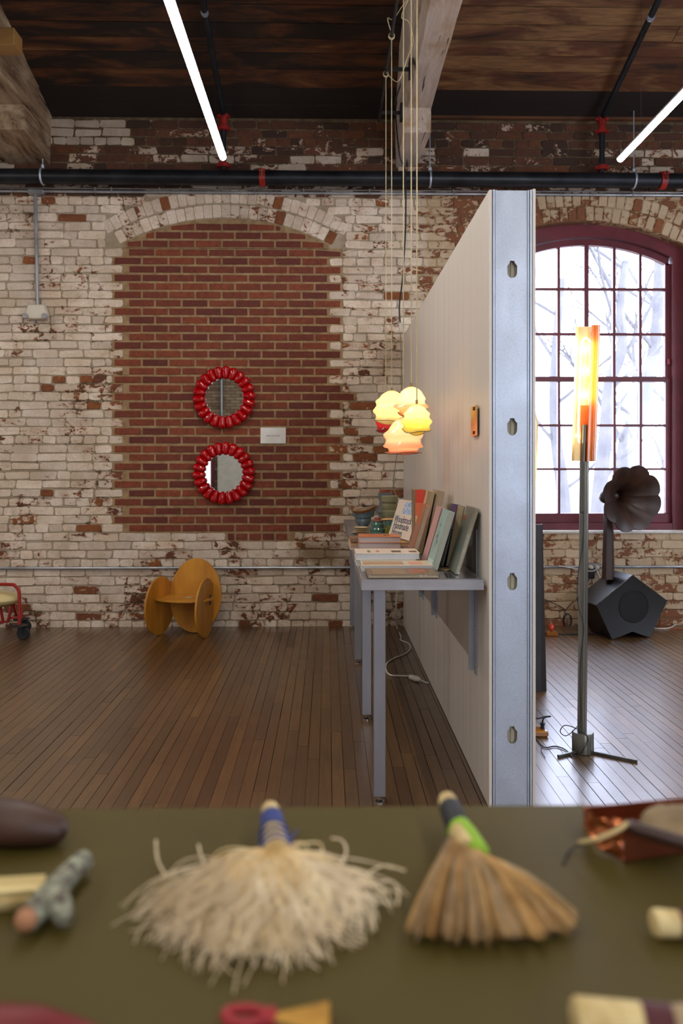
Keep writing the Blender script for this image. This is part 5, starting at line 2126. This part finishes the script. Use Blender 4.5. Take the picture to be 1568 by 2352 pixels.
# back and left folded sheet
secT = [(1357, -0.02), (1356, 0.01), (1346, 0.032), (1334, 0.032), (1325, 0.01), (1322, -0.02), (1328, -0.032)]
secB = [(a - 10, b_) for a, b_ in secT]
sheet(secT, secB, 750, 1059, 'shade_sheet', A_PALE)
# right hand tube-like fold
secT = [(1358, -0.034), (1357, 0.0), (1362, 0.025), (1371, 0.025), (1378, 0.0), (1376, -0.030), (1368, -0.036), (1358, -0.034)]
secB = [(a - 10, b_) for a, b_ in secT]
sheet(secT, secB, 746, 1060, 'shade_fold', A_DEEP)
secT = [(1333, -0.012), (1343, -0.016), (1354, -0.012)]
secB = [(1331, 0.022), (1341, 0.024), (1352, 0.022)]
sheet(secT, secB, 931, 1060, 'inner_sheet', A_RED, n=4)
loop = [px_l(1330, 1017, -0.016), px_l(1327.5, 990, -0.02), px_l(1331, 880, -0.02), px_l(1333, 800, -0.02), px_l(1337, 783, -0.02), px_l(1345, 776, -0.02), px_l(1353, 783, -0.02), px_l(1356, 800, -0.018), px_l(1354, 925, -0.01)]
MB().tube(smooth_path(loop), 0.0032, 8).build('light_loop', emit('warm_filament', '#fff0c8', 22), lamp)
for py in (800, 850, 905):
    point('lamp_light', px_l(1344, py, 0.0), 0.75, (1.0, 0.82, 0.55), 0.012, lamp)
point('lamp_light', px_l(1338, 1000, 0.012), 0.35, (1.0, 0.82, 0.55), 0.010, lamp)
b = MB().tube(smooth_path([px_l(1336, 1065, -0.024), px_l(1335, 1120, -0.024), px_l(1333, 1175, -0.024), px_l(1340, 1180, -0.026), px_l(1337, 1250, -0.024), px_l(1326, 1330, -0.026),
                           px_l(1327, 1390, -0.03), px_l(1340, 1440, -0.024), px_l(1334, 1500, -0.024), px_l(1331, 1560, -0.024), px_l(1332, 1650, -0.026), px_l(1322, 1672, -0.05),
                           px_l(1300, 1690, -0.06), px_l(1286, 1680, -0.06), px_l(1297, 1666, -0.06), px_l(1322, 1673, -0.056), px_l(1345, 1688, -0.05), px_l(1350, 1703, -0.056),
                           px_l(1340, 1720, -0.07), atZ(1330, 1735, 0.006), atZ(1313, 1737, 0.006)], 5), 0.0022, 6)
b.build('cord', M_BLACKC, lamp)
cbm = MB().tube(smooth_path([atZ(1313, 1738, 0.005), atZ(1298, 1722, 0.005), atZ(1275, 1714, 0.005), atZ(1253, 1717, 0.005), atZ(1240, 1708, 0.005), atZ(1231, 1695, 0.005), atZ(1222, 1688, 0.005), atZ(1205, 1690, 0.005)]), 0.003, 6)
cbm.tube(smooth_path([atZ(1244, 1712, 0.004), atZ(1243, 1725, 0.004), atZ(1252, 1740, 0.004)]), 0.0018, 6)
tag(cbm.build('lamp_flex', M_BLACKC), 'black cable curving over the floor from the tall lamp base', 'cable')
# amber glass dimmer block
q = atZ(1245, 1694, 0)
dm = thing('dimmer_block', 'amber glass dimmer block on the floor beside the partition end', 'dimmer', (q.x, q.y + 0.03, 0))
MB().box(q.x - 0.040, q.x + 0.032, q.y, q.y + 0.075, 0.001, 0.030).build('glass_block', glass('dimmer_amber', '#b9751d', alpha=0.5), dm, bevel=0.006)
b = MB().tube([(q.x + 0.012, q.y + 0.04, 0.03), (q.x + 0.012, q.y + 0.04, 0.055)], 0.010, 12)
b.lathe([(0.013, 0), (0.013, 0.008), (0, 0.009)], (q.x + 0.012, q.y + 0.04, 0.052), 12)
b.build('knob', M_BLACK, dm)
b = MB().tube(smooth_path([(q.x + 0.012, q.y + 0.04, 0.06), (q.x + 0.02, q.y + 0.04, 0.085), (q.x + 0.055, q.y + 0.05, 0.088), (q.x + 0.03, q.y + 0.06, 0.083), (q.x - 0.02, q.y + 0.05, 0.078), (q.x - 0.10, q.y + 0.06, 0.10)]), 0.0042, 6)
b.build('cord', M_BLACKC, dm)
# glowing egg on amber base
q = atZ(1269, 1462, 0)
eg = thing('egg_dimmer', 'small orange glass egg standing on an amber block near the wall', 'ornament', (q.x, q.y, 0))
MB().box(q.x - 0.047, q.x + 0.045, q.y, q.y + 0.06, 0.001, 0.032).build('glass_block', glass('egg_base_amber', '#a8642a', alpha=0.4), eg, bevel=0.005)
MB().ball((q.x - 0.002, q.y + 0.03, 0.066), 0.023, 16, 12, (1, 1, 1.4)).build('egg', glass('egg_orange', '#d8401a', alpha=0.35), eg)
tag(MB().tube(smooth_path([(q.x + 0.05, q.y + 0.03, 0.012), (q.x + 0.15, q.y + 0.035, 0.010), (q.x + 0.30, q.y + 0.04, 0.010), (q.x + 0.40, q.y + 0.05, 0.006)]), 0.006, 6).build('black_flex', M_BLACKC),
    'short black and white flex running from the egg towards the speaker', 'cable')

# ================================================================== second lamp half hidden by the partition
d2 = 4.51
M_PLATE_B = mat('blackened_steel', '#34363a', 0.45, 0.5, color2='#2a2a2c', scale=6, bump=0.1)
sl = thing('floor_lamp', 'dark steel panel lamp with glowing amber shade half hidden behind the partition', 'lamp', atZ(1235, 1592, 0))
a0, a1 = atD(1196, 1592, d2), atD(1242.5, 1592, d2)
t0, t1 = atD(1196, 1205, d2), atD(1243.5, 1205, d2)
MB().prism([(a0.x, a0.y, 0.001), (a1.x, a1.y, 0.001), (t1.x, t1.y, t1.z), (t0.x, t0.y, t1.z)], (0, 0.006, 0)).build('steel_panel', M_PLATE_B, sl, smooth=False)
c0, c1 = atD(1240.5, 1590, d2 + 0.012), atD(1254, 1588, d2 + 0.02)
e0, e1 = atD(1240.5, 1204, d2 + 0.012), atD(1244.8, 1204, d2 + 0.02)
MB().prism([(c0.x, c0.y, 0.001), (c1.x, c0.y, 0.001), (e1.x, e0.y, e1.z), (e0.x, e0.y, e0.z)], (0, 0.012, 0)).build('side_panel', mat('brown_steel', '#2a2420', 0.5, 0.4), sl, smooth=False)
sx0, sx1 = atD(1205, 1170, d2 + 0.02), atD(1228, 1170, d2 + 0.02)
MB().tube([(sx0.x + 0.01, sx0.y + 0.02, t1.z - 0.05), (sx0.x + 0.01, sx0.y + 0.02, 1.7)], 0.01, 10).build('stem', M_PLATE_B, sl)
prof = [(1228, 1270 - 104), (1231, 1120), (1233, 1060), (1235, 1000), (1235.5, 975), (1232, 955), (1229, 944)]
b = MB()
G = []
for (px, py) in prof:
    r_ = atD(px, py, d2 + 0.02)
    for k in range(9):
        a = pi * k / 8
        cxm = (sx0.x + 0.01)
        G.append((cxm + (r_.x - cxm) * cos(a * 1.0), r_.y + 0.0 - 0.03 * sin(a), r_.z))
fs = [(j * 9 + i, j * 9 + i + 1, (j + 1) * 9 + i + 1, (j + 1) * 9 + i) for j in range(len(prof) - 1) for i in range(8)]
b.add(G, fs)
b.build('shade', A_PALE, sl, angle=60)
point('lamp_light', (sx0.x + 0.02, sx0.y + 0.01, 1.36), 0.5, (1.0, 0.62, 0.25), 0.01, sl)
point('lamp_light', (sx0.x + 0.02, sx0.y + 0.01, 1.22), 0.5, (1.0, 0.62, 0.25), 0.01, sl)

# ================================================================== olive table in the foreground
TT = 0.906
M_OLIVE = mat('olive_tabletop', '#4f4419', 0.6, color2='#473d16', scale=3, amount=0.6, spec=0.25)
ft = thing('work_table', 'olive green table in the foreground covered with brushes and brooms', 'table', (0, 0.5, 0))
b = MB().box(-0.95, 0.95, 0.10, 1.0, TT - 0.03, TT)
b.build('tabletop', M_OLIVE, ft, bevel=0.004)
for xx in (-0.9, 0.9):
    for yy in (0.14, 0.95):
        MB().box(xx - 0.025, xx + 0.025, yy - 0.025, yy + 0.025, 0.0, TT - 0.03).build('leg', M_STEEL, ft, bevel=0.002)


def tp(px, py, h=0.0):
    return atZ(px, py, TT + h)


def noise1(a, s=1.0):
    return sin(a * 1.7 + 1.3) * 0.5 + sin(a * 3.1 + 0.4) * 0.3 + sin(a * 5.3) * 0.2


def fibres(b, n, start, end, r0=0.0007, curl=0.0, seg=8, sides=3, lift=(0.0, 0.02), taper=0.5, sag=0.0):
    for _ in range(n):
        s_ = start()
        e_ = end()
        pts = []
        ph = random.uniform(0, 6.28)
        am = curl * random.uniform(0.2, 1.2)
        dv = e_ - s_
        sd = Vector((-dv.y, dv.x, 0)).normalized()
        fr = random.uniform(2.5, 6.5)
        for k in range(seg + 1):
            f = k / seg
            p_ = s_ + dv * f + sd * am * (sin(ph + fr * f) - sin(ph)) * f + Vector((0, 0, 1)) * (am * 0.3 * sin(ph * 1.3 + 3 * f) * f + sag * sin(pi * f))
            if p_.z < TT + 0.001:
                p_.z = TT + 0.001 + random.random() * 0.001
            pts.append(p_)
        b.tube(pts, [r0 * (1 - taper * k / seg) for k in range(seg + 1)], sides, cap=False)
    return b


# --- curly whisk with blue wrapped handle
H0, H1 = tp(620, 1858, 0.022), tp(637, 1965, 0.030)
H1.z = TT + 0.030
bw = thing('whisk_broom', 'bushy curly cream whisk broom with blue wrapped handle', 'broom', tp(600, 2060))
ax_ = (H1 - H0).normalized()
LW = (H1 - H0).length
RW = 0.0118
M_STALK = mat('cream_stalk', '#d8c48e', 0.7, color2='#b9a068', scale=60, stretch=(1, 0.1, 1))
M_BLUE = mat('blue_cord', '#2b3f86', 0.6)
MB().tube([H0 + ax_ * (LW * f) for f in (0, 0.04, 0.5, 1.0)], [RW * 0.85, RW * 0.95, RW * 1.05, RW * 1.5], 20).build('stalk_bundle', M_STALK, bw)
MB().tube([H0 + ax_ * (LW * f) for f in (0.20, 0.22, 0.48, 0.50)], [RW * 1.06, RW * 1.15, RW * 1.2, RW * 1.14], 20).build('blue_binding', M_BLUE, bw)
for k, f in enumerate((0.60, 0.74, 0.88, 1.0)):
    c = H0 + ax_ * (LW * f)
    rr = RW * (1.05 + 0.45 * f) * 1.02
    u_ = ax_.orthogonal().normalized()
    w_ = ax_.cross(u_)
    MB().tube([c + (u_ * cos(a) + w_ * sin(a)) * rr + ax_ * 0.004 * sin(a) for a in [2 * pi * q / 18 for q in range(18)]], 0.0015, 6, closed=True).build('blue_thread', M_BLUE, bw)
MB().tube(smooth_path([H0 + ax_ * LW * 0.6 + Vector((0.012, 0, 0)), tp(668, 1925, 0.01), tp(685, 1905, 0.004)]), 0.0009, 5).build('loose_thread', M_BLUE, bw)
M_CURL = mat('curly_cream_fibre', '#f4e2b8', 0.75, color2='#dcbc80', scale=25)
M_CURLW = mat('pale_grey_fibre', '#eadabb', 0.75, color2='#cdb894', scale=25)
root = H1 - ax_ * LW * 0.15


def st_():
    a = random.uniform(0, 6.28)
    return root + Vector((cos(a) * 0.017 * random.random() - 0.003, random.uniform(-0.024, -0.004), random.uniform(-0.014, 0.004)))


def en_():
    a = random.gauss(0, 1)
    an = max(-1.45, min(1.45, a * 0.85))
    L = random.uniform(0.45, 1.0)
    ex = 0.094 * sin(an) * L
    ey = -(0.072 + 0.078 * max(0, cos(an))) * L
    return Vector((root.x - 0.012 + ex, root.y + ey, TT + 0.004 + random.random() ** 1.3 * 0.045 * (1.1 - L)))


b = fibres(MB(), 1100, st_, en_, 0.0013, 0.024, seg=12, sag=0.012)
b.build('bristles', M_CURL, bw, kind='stuff')


def en2():
    an = random.choice([-1, 1]) * random.uniform(0.9, 1.5) if random.random() < 0.55 else random.uniform(-1, 1)
    L = random.uniform(0.85, 1.12)
    return Vector((root.x - 0.012 + 0.104 * sin(an) * L, root.y - (0.07 + 0.09 * max(0, cos(an))) * L, TT + 0.003 + random.random() * 0.012))


b = fibres(MB(), 300, st_, en2, 0.0012, 0.036, seg=14, sag=0.012)
for pts in (((690, 2010), (740, 2000), (780, 1985), (795, 1955), (785, 1930), (760, 1925)), ((700, 1990), (720, 1975), (742, 1952)), ((800, 2040), (840, 2010), (880, 1988), (930, 2000)),
            ((800, 2045), (850, 2030), (900, 2025), (915, 2050), (912, 2078)), ((380, 2010), (362, 1975), (358, 1930)), ((345, 2070), (325, 2100), (312, 2112)), ((470, 1985), (460, 1960), (456, 1940)),
            ((620, 2150), (640, 2180), (635, 2205)), ((690, 2150), (720, 2180), (735, 2200)), ((560, 2170), (545, 2190), (525, 2175)), ((820, 2070), (850, 2100), (860, 2135)), ((780, 2060), (840, 2058), (880, 2055))):
    b.tube(smooth_path([tp(x_, y_, 0.012) for x_, y_ in pts], 5), 0.0013, 4)
b.build('stray_bristles', M_CURLW, bw, kind='stuff')

# --- flat fan whisk with black and green binding
fw = thing('fan_whisk', 'flat fan shaped straw whisk with black and lime green binding', 'broom', tp(1110, 2060))
P0, P1 = tp(1028, 1842, 0.030), tp(1062, 1925, 0.026)
ax_ = (P1 - P0).normalized()
LW = (P1 - P0).length
MB().tube([P0 - ax_ * 0.006, P0 + ax_ * 0.002, P0 + ax_ * LW * 0.9, P1 + ax_ * 0.02], [0.0105, 0.0118, 0.0125, 0.010], 20).build('stalk_bundle', M_STALK, fw)
MB().tube([P0 + ax_ * (LW * f) for f in (0.16, 0.18, 0.74, 0.76)], [0.0122, 0.0135, 0.0145, 0.0135], 20).build('black_binding', mat('black_cord', '#22242a', 0.6), fw)
b = MB()
gA, gB = P0 + ax_ * LW * 0.74, tp(1100, 1962, 0.020)
b.tube([gA, gA * 0.6 + gB * 0.4, gB, gB + (gB - gA) * 0.08], [0.0142, 0.0145, 0.0125, 0.008], 18)
b.build('green_binding', mat('lime_cord', '#86b21c', 0.6), fw)
M_STRAW = mat('straw_bristle', '#cda466', 0.7, color2='#a27a40', scale=30)
M_STRAWG = mat('grey_straw_bristle', '#b39c7c', 0.7, color2='#8f7a58', scale=30)


CL = [(random.random(), random.gauss(0, 1), random.gauss(0, 1)) for _ in range(110)]


def fan(n, m, nm, sel):
    b = MB()
    for _ in range(n):
        c = random.choice([q for i_, q in enumerate(CL) if i_ % 3 == sel or random.random() < 0.25])
        u_ = min(max(c[0] + random.gauss(0, 0.012), 0), 1)
        sx = 1043 + 58 * u_
        sy = 1918 + 45 * u_ ** 1.3
        s_ = tp(sx + random.uniform(-8, 8), sy, random.uniform(0.006, 0.028))
        ex = 938 + 385 * u_ + random.gauss(0, 3)
        ey = 2140 - 30 * (2 * u_ - 1) ** 2 * (0.3 if u_ < 0.5 else 0.9) + c[1] * 6 + random.gauss(0, 9)
        e_ = tp(ex, ey, max(0.001, 0.010 + c[2] * 0.0035 + random.gauss(0, 0.002)))
        dv = e_ - s_
        pts = [s_ + dv * f + Vector((random.uniform(-1, 1) * 0.001 * f, 0, (0.008 + 0.002 * c[2]) * sin(pi * f))) for f in (0, 0.25, 0.5, 0.75, 1)]
        b.tube(pts, [0.0009, 0.0009, 0.0008, 0.0007, 0.0004], 3, cap=False)
    return b.build(nm, m, fw, kind='stuff')


fan(980, M_STRAW, 'bristles', 0)
fan(420, M_STRAWG, 'grey_bristles', 1)
fan(240, mat('brown_straw_bristle', '#8f6a38', 0.7, color2='#6b4c26', scale=30), 'brown_bristles', 2)

# --- copper dustpan and small brush at upper right
def copper():
    t = NT('hammered_copper')
    t.b.inputs['Base Color'].default_value = (*srgb('#c8794e'), 1)
    t.b.inputs['Metallic'].default_value = 0.95
    t.b.inputs['Roughness'].default_value = 0.26
    t.bump(t.noise(t.pos(), 45, 2, 0.4), 0.7, 0.01)
    return t.m


M_COP = copper()
M_COPS = mat('plain_copper', '#8a4a2c', 0.4, 0.8, color2='#6e3820')
dp = thing('copper_dustpan', 'folded copper dustpan with crumpled end at the upper right of the olive table', 'dustpan', tp(1440, 1950))
Fl, Fr = tp(1432, 1984), tp(1640, 1950)
Bl, Br = tp(1340, 1895), tp(1640, 1862)
hC = 0.042
def upz(p_, h_):
    return Vector((p_.x, p_.y, TT + h_))
b = MB()
b.prism([upz(Fl, 0.001), upz(Fr, 0.001), upz(Fr, hC * 0.9), upz(Fl, hC)], (0, 0.0015, 0))
b.prism([upz(Fl, 0.001), upz(Fr, 0.001), upz(Br, 0.001), upz(Bl, 0.001)], (0, 0, 0.0015))
b.prism([upz(Bl, 0.001), upz(Br, 0.001), upz(Br, 0.020), upz(Bl, 0.022)], (0, 0.0015, 0))
b.build('pan', M_COPS, dp, smooth=False)
b = MB()
n = 9
G = []
for j in range(n + 1):
    for i in range(n + 1):
        p_ = upz(Bl, 0.003).lerp(upz(Fl, 0.003), i / n)
        hgt = (0.022 + (hC - 0.018) * i / n) * j / n
        k_ = sin(pi * i / n)
        G.append(p_ + Vector((-0.012 * k_ + random.uniform(-1, 1) * 0.0035, -0.008 * k_ + random.uniform(-1, 1) * 0.0035, hgt + random.uniform(-1, 1) * 0.002)))
b.add(G, [(j * (n + 1) + i, j * (n + 1) + i + 1, (j + 1) * (n + 1) + i + 1, (j + 1) * (n + 1) + i) for j in range(n) for i in range(n)])
b.build('crumpled_end', M_COP, dp, smooth=False)
MB().tube(smooth_path([tp(1330, 1935, 0.02), tp(1375, 1925, 0.035), tp(1420, 1905, 0.045), tp(1440, 1890, 0.05)]), 0.0025, 6).build('twine', M_STALK, dp)
MB().tube(smooth_path([tp(1345, 1935, 0.012), tp(1320, 1945, 0.004), tp(1300, 1965, 0.002), tp(1294, 1985, 0.002)]), 0.0013, 5).build('black_cord', M_BLACKC, dp)
hb = thing('hand_brush', 'small dark handled brush with grey tan bristles lying in the copper dustpan', 'brush', tp(1500, 1900, 0.03))
MB().tube([tp(1442, 1897, 0.045), tp(1475, 1908, 0.045), tp(1550, 1930, 0.043), tp(1640, 1955, 0.04)], [0.0065, 0.0075, 0.0075, 0.007], 12).build('handle', mat('dark_handle', '#3a2620', 0.35), hb)
b = MB()
for _ in range(500):
    f = random.random()
    s_ = tp(1465 + 150 * f, 1902 + 40 * f, 0.045)
    e_ = tp(1500 + 150 * f + random.gauss(0, 6), 1858 + 12 * f + random.gauss(0, 3) - 12 * sin(pi * f), 0.055)
    b.tube([s_, (s_ + e_) / 2 + Vector((0, 0, 0.006)), e_], [0.0009, 0.0009, 0.0005], 3, cap=False)
b.build('bristles', mat('tan_bristle', '#a08a68', 0.7, color2='#7d684a', scale=30), hb, kind='stuff')

# --- dark wooden club, upper left
b = MB()
pts = [tp(-120, 1880, 0.026), tp(-40, 1884, 0.027), tp(40, 1892, 0.026), tp(100, 1900, 0.022), tp(138, 1906, 0.018), tp(150, 1907, 0.016)]
b.tube(pts, [0.026, 0.0275, 0.026, 0.0215, 0.0165, 0.010], 16)
tag(b.build('wooden_club', mat('dark_brown_wood', '#4a3022', 0.5, color2='#2f1d15', scale=25, stretch=(0.2, 1, 1), bump=0.2)), 'tapered dark brown wooden club at the upper left of the olive table', 'club')

# --- lichen covered twig brush, left
tb = thing('twig_brush', 'forked lichen-covered twig with flat cream bristle bundle at left', 'brush', tp(110, 2070))
M_LICH = mat('lichen_bark', '#a3a890', 0.85, color2='#4a3a34', scale=85, bump=0.7, bscale=120)
b = MB()
def twig(P, R_s, sd):
    pts = smooth_path(P, 5)
    n_ = len(pts)
    rs = []
    for i in range(n_):
        f = i / (n_ - 1)
        k = f * (len(R_s) - 1)
        a = int(min(k, len(R_s) - 2))
        rs.append((R_s[a] * (1 - (k - a)) + R_s[a + 1] * (k - a)) * (1 + 0.13 * noise1(i * 1.3 + sd)))
    b.tube(pts, rs, 12)
twig([tp(192, 1976, 0.016), tp(160, 2005, 0.017), tp(125, 2045, 0.018), tp(100, 2075, 0.017), tp(66, 2108, 0.016)], [0.0105, 0.0115, 0.0125, 0.0135, 0.0115], 0.3)
twig([tp(118, 2055, 0.018), tp(140, 2085, 0.018), tp(148, 2118, 0.012)], [0.012, 0.0115, 0.007], 2.3)
b.build('forked_twig', M_LICH, tb)
ca = tp(60, 2112, 0.0165)
MB().ball(ca, 0.0108, 12, 8).build('cut_end', mat('pink_cut_wood', '#b07c58', 0.7), tb)
b = MB()
G = []
for k in range(9):
    f = k / 8
    px = -150 + 255 * f
    w0, w1 = 2014 + 0 * f - 14 * max(0, f - 0.6), 2082 - 24 * f
    for j in range(7):
        g = j / 6
        G.append(tp(px, w0 + (w1 - w0) * g, 0.012 + 0.012 * sin(pi * g)))
b.add(G, [(k * 7 + j, k * 7 + j + 1, (k + 1) * 7 + j + 1, (k + 1) * 7 + j)[::-1] for k in range(8) for j in range(6)])
b.build('bristle_bundle', mat('smooth_cream_bristle', '#d9c68c', 0.55, color2='#c4ad70', scale=40, stretch=(0.1, 1, 1)), tb)
b2 = MB()
G = [Vector((g.x, g.y, TT + 0.001 if j % 7 in (0, 6) else g.z - 0.010)) for j, g in enumerate(G)]
b2.add(G, [(k * 7 + j, k * 7 + j + 1, (k + 1) * 7 + j + 1, (k + 1) * 7 + j) for k in range(8) for j in range(6)])
b2.build('bundle_underside', M_STALK, tb)

# --- right edge: cream brush with maroon binding
rb = thing('round_brush', 'small cream ended brush with maroon binding at the right edge', 'brush', tp(1530, 2120))
MB().tube([tp(1499, 2120, 0.013), tp(1504, 2120, 0.013), tp(1562, 2122, 0.013)], [0.0105, 0.0125, 0.0115], 18).build('stalk_end', M_STALK, rb)
M_MARB = mat('maroon_cord', '#4e1620', 0.6)
MB().tube([tp(1558, 2122, 0.013), tp(1680, 2126, 0.013)], [0.0122, 0.0122], 18).build('maroon_binding', M_MARB, rb)
# --- bottom right corner
rb = thing('block_brush', 'thick cream brush with maroon binding at the bottom right corner', 'brush', tp(1400, 2350))
MB().tube([tp(1320, 2352, 0.020), tp(1326, 2352, 0.020), tp(1478, 2366, 0.020)], [0.0165, 0.0185, 0.0180], 20).build('stalk_end', M_STALK, rb)
MB().tube([tp(1474, 2366, 0.020), tp(1545, 2374, 0.020)], [0.0188, 0.0188], 20).build('maroon_binding', M_MARB, rb)
MB().tube([tp(1542, 2374, 0.020), tp(1660, 2384, 0.020)], [0.018, 0.024], 20).build('bristle_bundle', M_STRAWG, rb)
# --- bottom middle: red loop brush
lb = thing('loop_brush', 'red loop handled brush with short yellow bristles at the bottom centre', 'brush', tp(620, 2340))
M_REDC = mat('red_cord', '#9c1c26', 0.55)
pts = [tp(562 + 46 * cos(a), 2334 + 17 * sin(a), 0.010) for a in [2 * pi * k / 28 for k in range(28)]]
MB().tube(pts, 0.0042, 10, closed=True).build('loop_handle', M_REDC, lb)
MB().tube([tp(600, 2338, 0.011), tp(635, 2336, 0.011)], [0.0075, 0.0070], 12).build('red_binding', M_REDC, lb)
b = MB()
for _ in range(420):
    f = random.uniform(-1, 1)
    s_ = tp(630, 2336 + 6 * f, 0.010 + random.uniform(-0.004, 0.004))
    e_ = tp(753 + random.gauss(0, 2), 2338 + 36 * f, 0.006 + random.uniform(0, 0.012))
    b.tube([s_, (s_ + e_) / 2, e_], [0.0009] * 3, 3, cap=False)
b.build('bristles', mat('yellow_bristle', '#c9993f', 0.65, color2='#a87b2c', scale=40), lb, kind='stuff')
# --- bottom left: red handle
b = MB()
b.tube([tp(-160, 2396, 0.018), tp(-60, 2380, 0.022), tp(80, 2378, 0.022), tp(190, 2392, 0.014), tp(250, 2405, 0.008)], [0.018, 0.021, 0.019, 0.013, 0.007], 18)
tag(b.build('red_handle', mat('dark_red_lacquer', '#6e0d16', 0.5)), 'dark red rounded handle at the bottom left corner', 'handle')

# ================================================================== outside
out = MB().add([(-40, D + 1.0, -3.5), (60, D + 1.0, -3.5), (60, 90, -3.2), (-40, 90, -3.2)], [(0, 1, 2, 3)]) \
    .build('ground', mat('pale_yard', '#9a948c', 0.9, color2='#7d766a', scale=0.6), smooth=False)
tag(out, 'pale open ground outside beyond the window', 'ground', kind='structure')
M_BARK = mat('grey_bark', '#615e5d', 0.9, color2='#514f51', scale=3)


def grow(b, p_, dv, L, r, depth, rnd):
    n = 5
    pts = [p_]
    d_ = dv.copy()
    for k in range(n):
        d_ = (d_ + Vector((rnd.uniform(-1, 1), rnd.uniform(-1, 1), rnd.uniform(-0.3, 0.6))) * 0.16).normalized()
        pts.append(pts[-1] + d_ * (L / n))
    b.tube(pts, [r * (1 - 0.45 * k / n) for k in range(n + 1)], 6 if depth > 2 else 4, cap=False)
    if depth == 0:
        return
    for k in range(rnd.choice([2, 2, 3])):
        i = rnd.randint(2, n)
        a = Vector((rnd.uniform(-1, 1), rnd.uniform(-1, 1), rnd.uniform(0.0, 0.8))).normalized()
        nd = (d_ * 0.75 + a * 0.75).normalized()
        grow(b, pts[i], nd, L * rnd.uniform(0.55, 0.8), r * rnd.uniform(0.4, 0.6), depth - 1, rnd)


for i, (path, dist, r0, lb_) in enumerate((
        ([(1300, 1500), (1296, 1180), (1278, 1020), (1272, 900), (1279, 760), (1290, 640)], 16, 0.17, 'bare tree seen through the left panes of the window'),
        ([(1350, 1500), (1372, 1180), (1392, 980), (1400, 880), (1428, 800), (1424, 700), (1436, 600)], 13, 0.15, 'bare forked tree behind the tall floor lamp'),
        ([(1400, 1500), (1430, 1080), (1462, 960), (1492, 860), (1508, 740), (1512, 600)], 18, 0.26, 'leaning bare tree seen through the right panes'),
        ([(1560, 1500), (1558, 1200), (1552, 950), (1560, 700)], 22, 0.3, 'bare tree partly behind the right window jamb'))):
    rnd = random.Random(40 + i)
    b = MB()
    pts = smooth_path([atD(a, c, dist) for a, c in path], 4)
    n = len(pts)
    b.tube(pts, [r0 * (1 - 0.6 * k / n) for k in range(n)], 8)
    for k in range(5, n - 1, 3):
        s_ = rnd.choice([-1, 1])
        dv = Vector((s_ * rnd.uniform(0.4, 1), rnd.uniform(-0.5, 0.5), rnd.uniform(0.4, 1.0))).normalized()
        grow(b, pts[k], dv, rnd.uniform(1.2, 2.4), r0 * 0.26, 3, rnd)
    tag(b.build('bare_tree', M_BARK), lb_, 'tree', 'bare trees outside the window')
b = MB()
rnd = random.Random(5)
for k in range(90):
    x_ = -5 + k * 0.6
    for _ in range(3):
        b.ball((x_ + rnd.uniform(-0.3, 0.3), 45 + rnd.uniform(-2, 2), -2.4 + rnd.uniform(-0.6, 1.6)), rnd.uniform(0.8, 1.6), 7, 5)
tag(b.build('hedge_line', mat('misty_scrub', '#b5aca4', 0.95, color2='#9a928c', scale=1.5)), 'misty scrub along the far edge of the yard', 'bushes', kind='stuff')  # distant haze is put into the scrub's pale colour
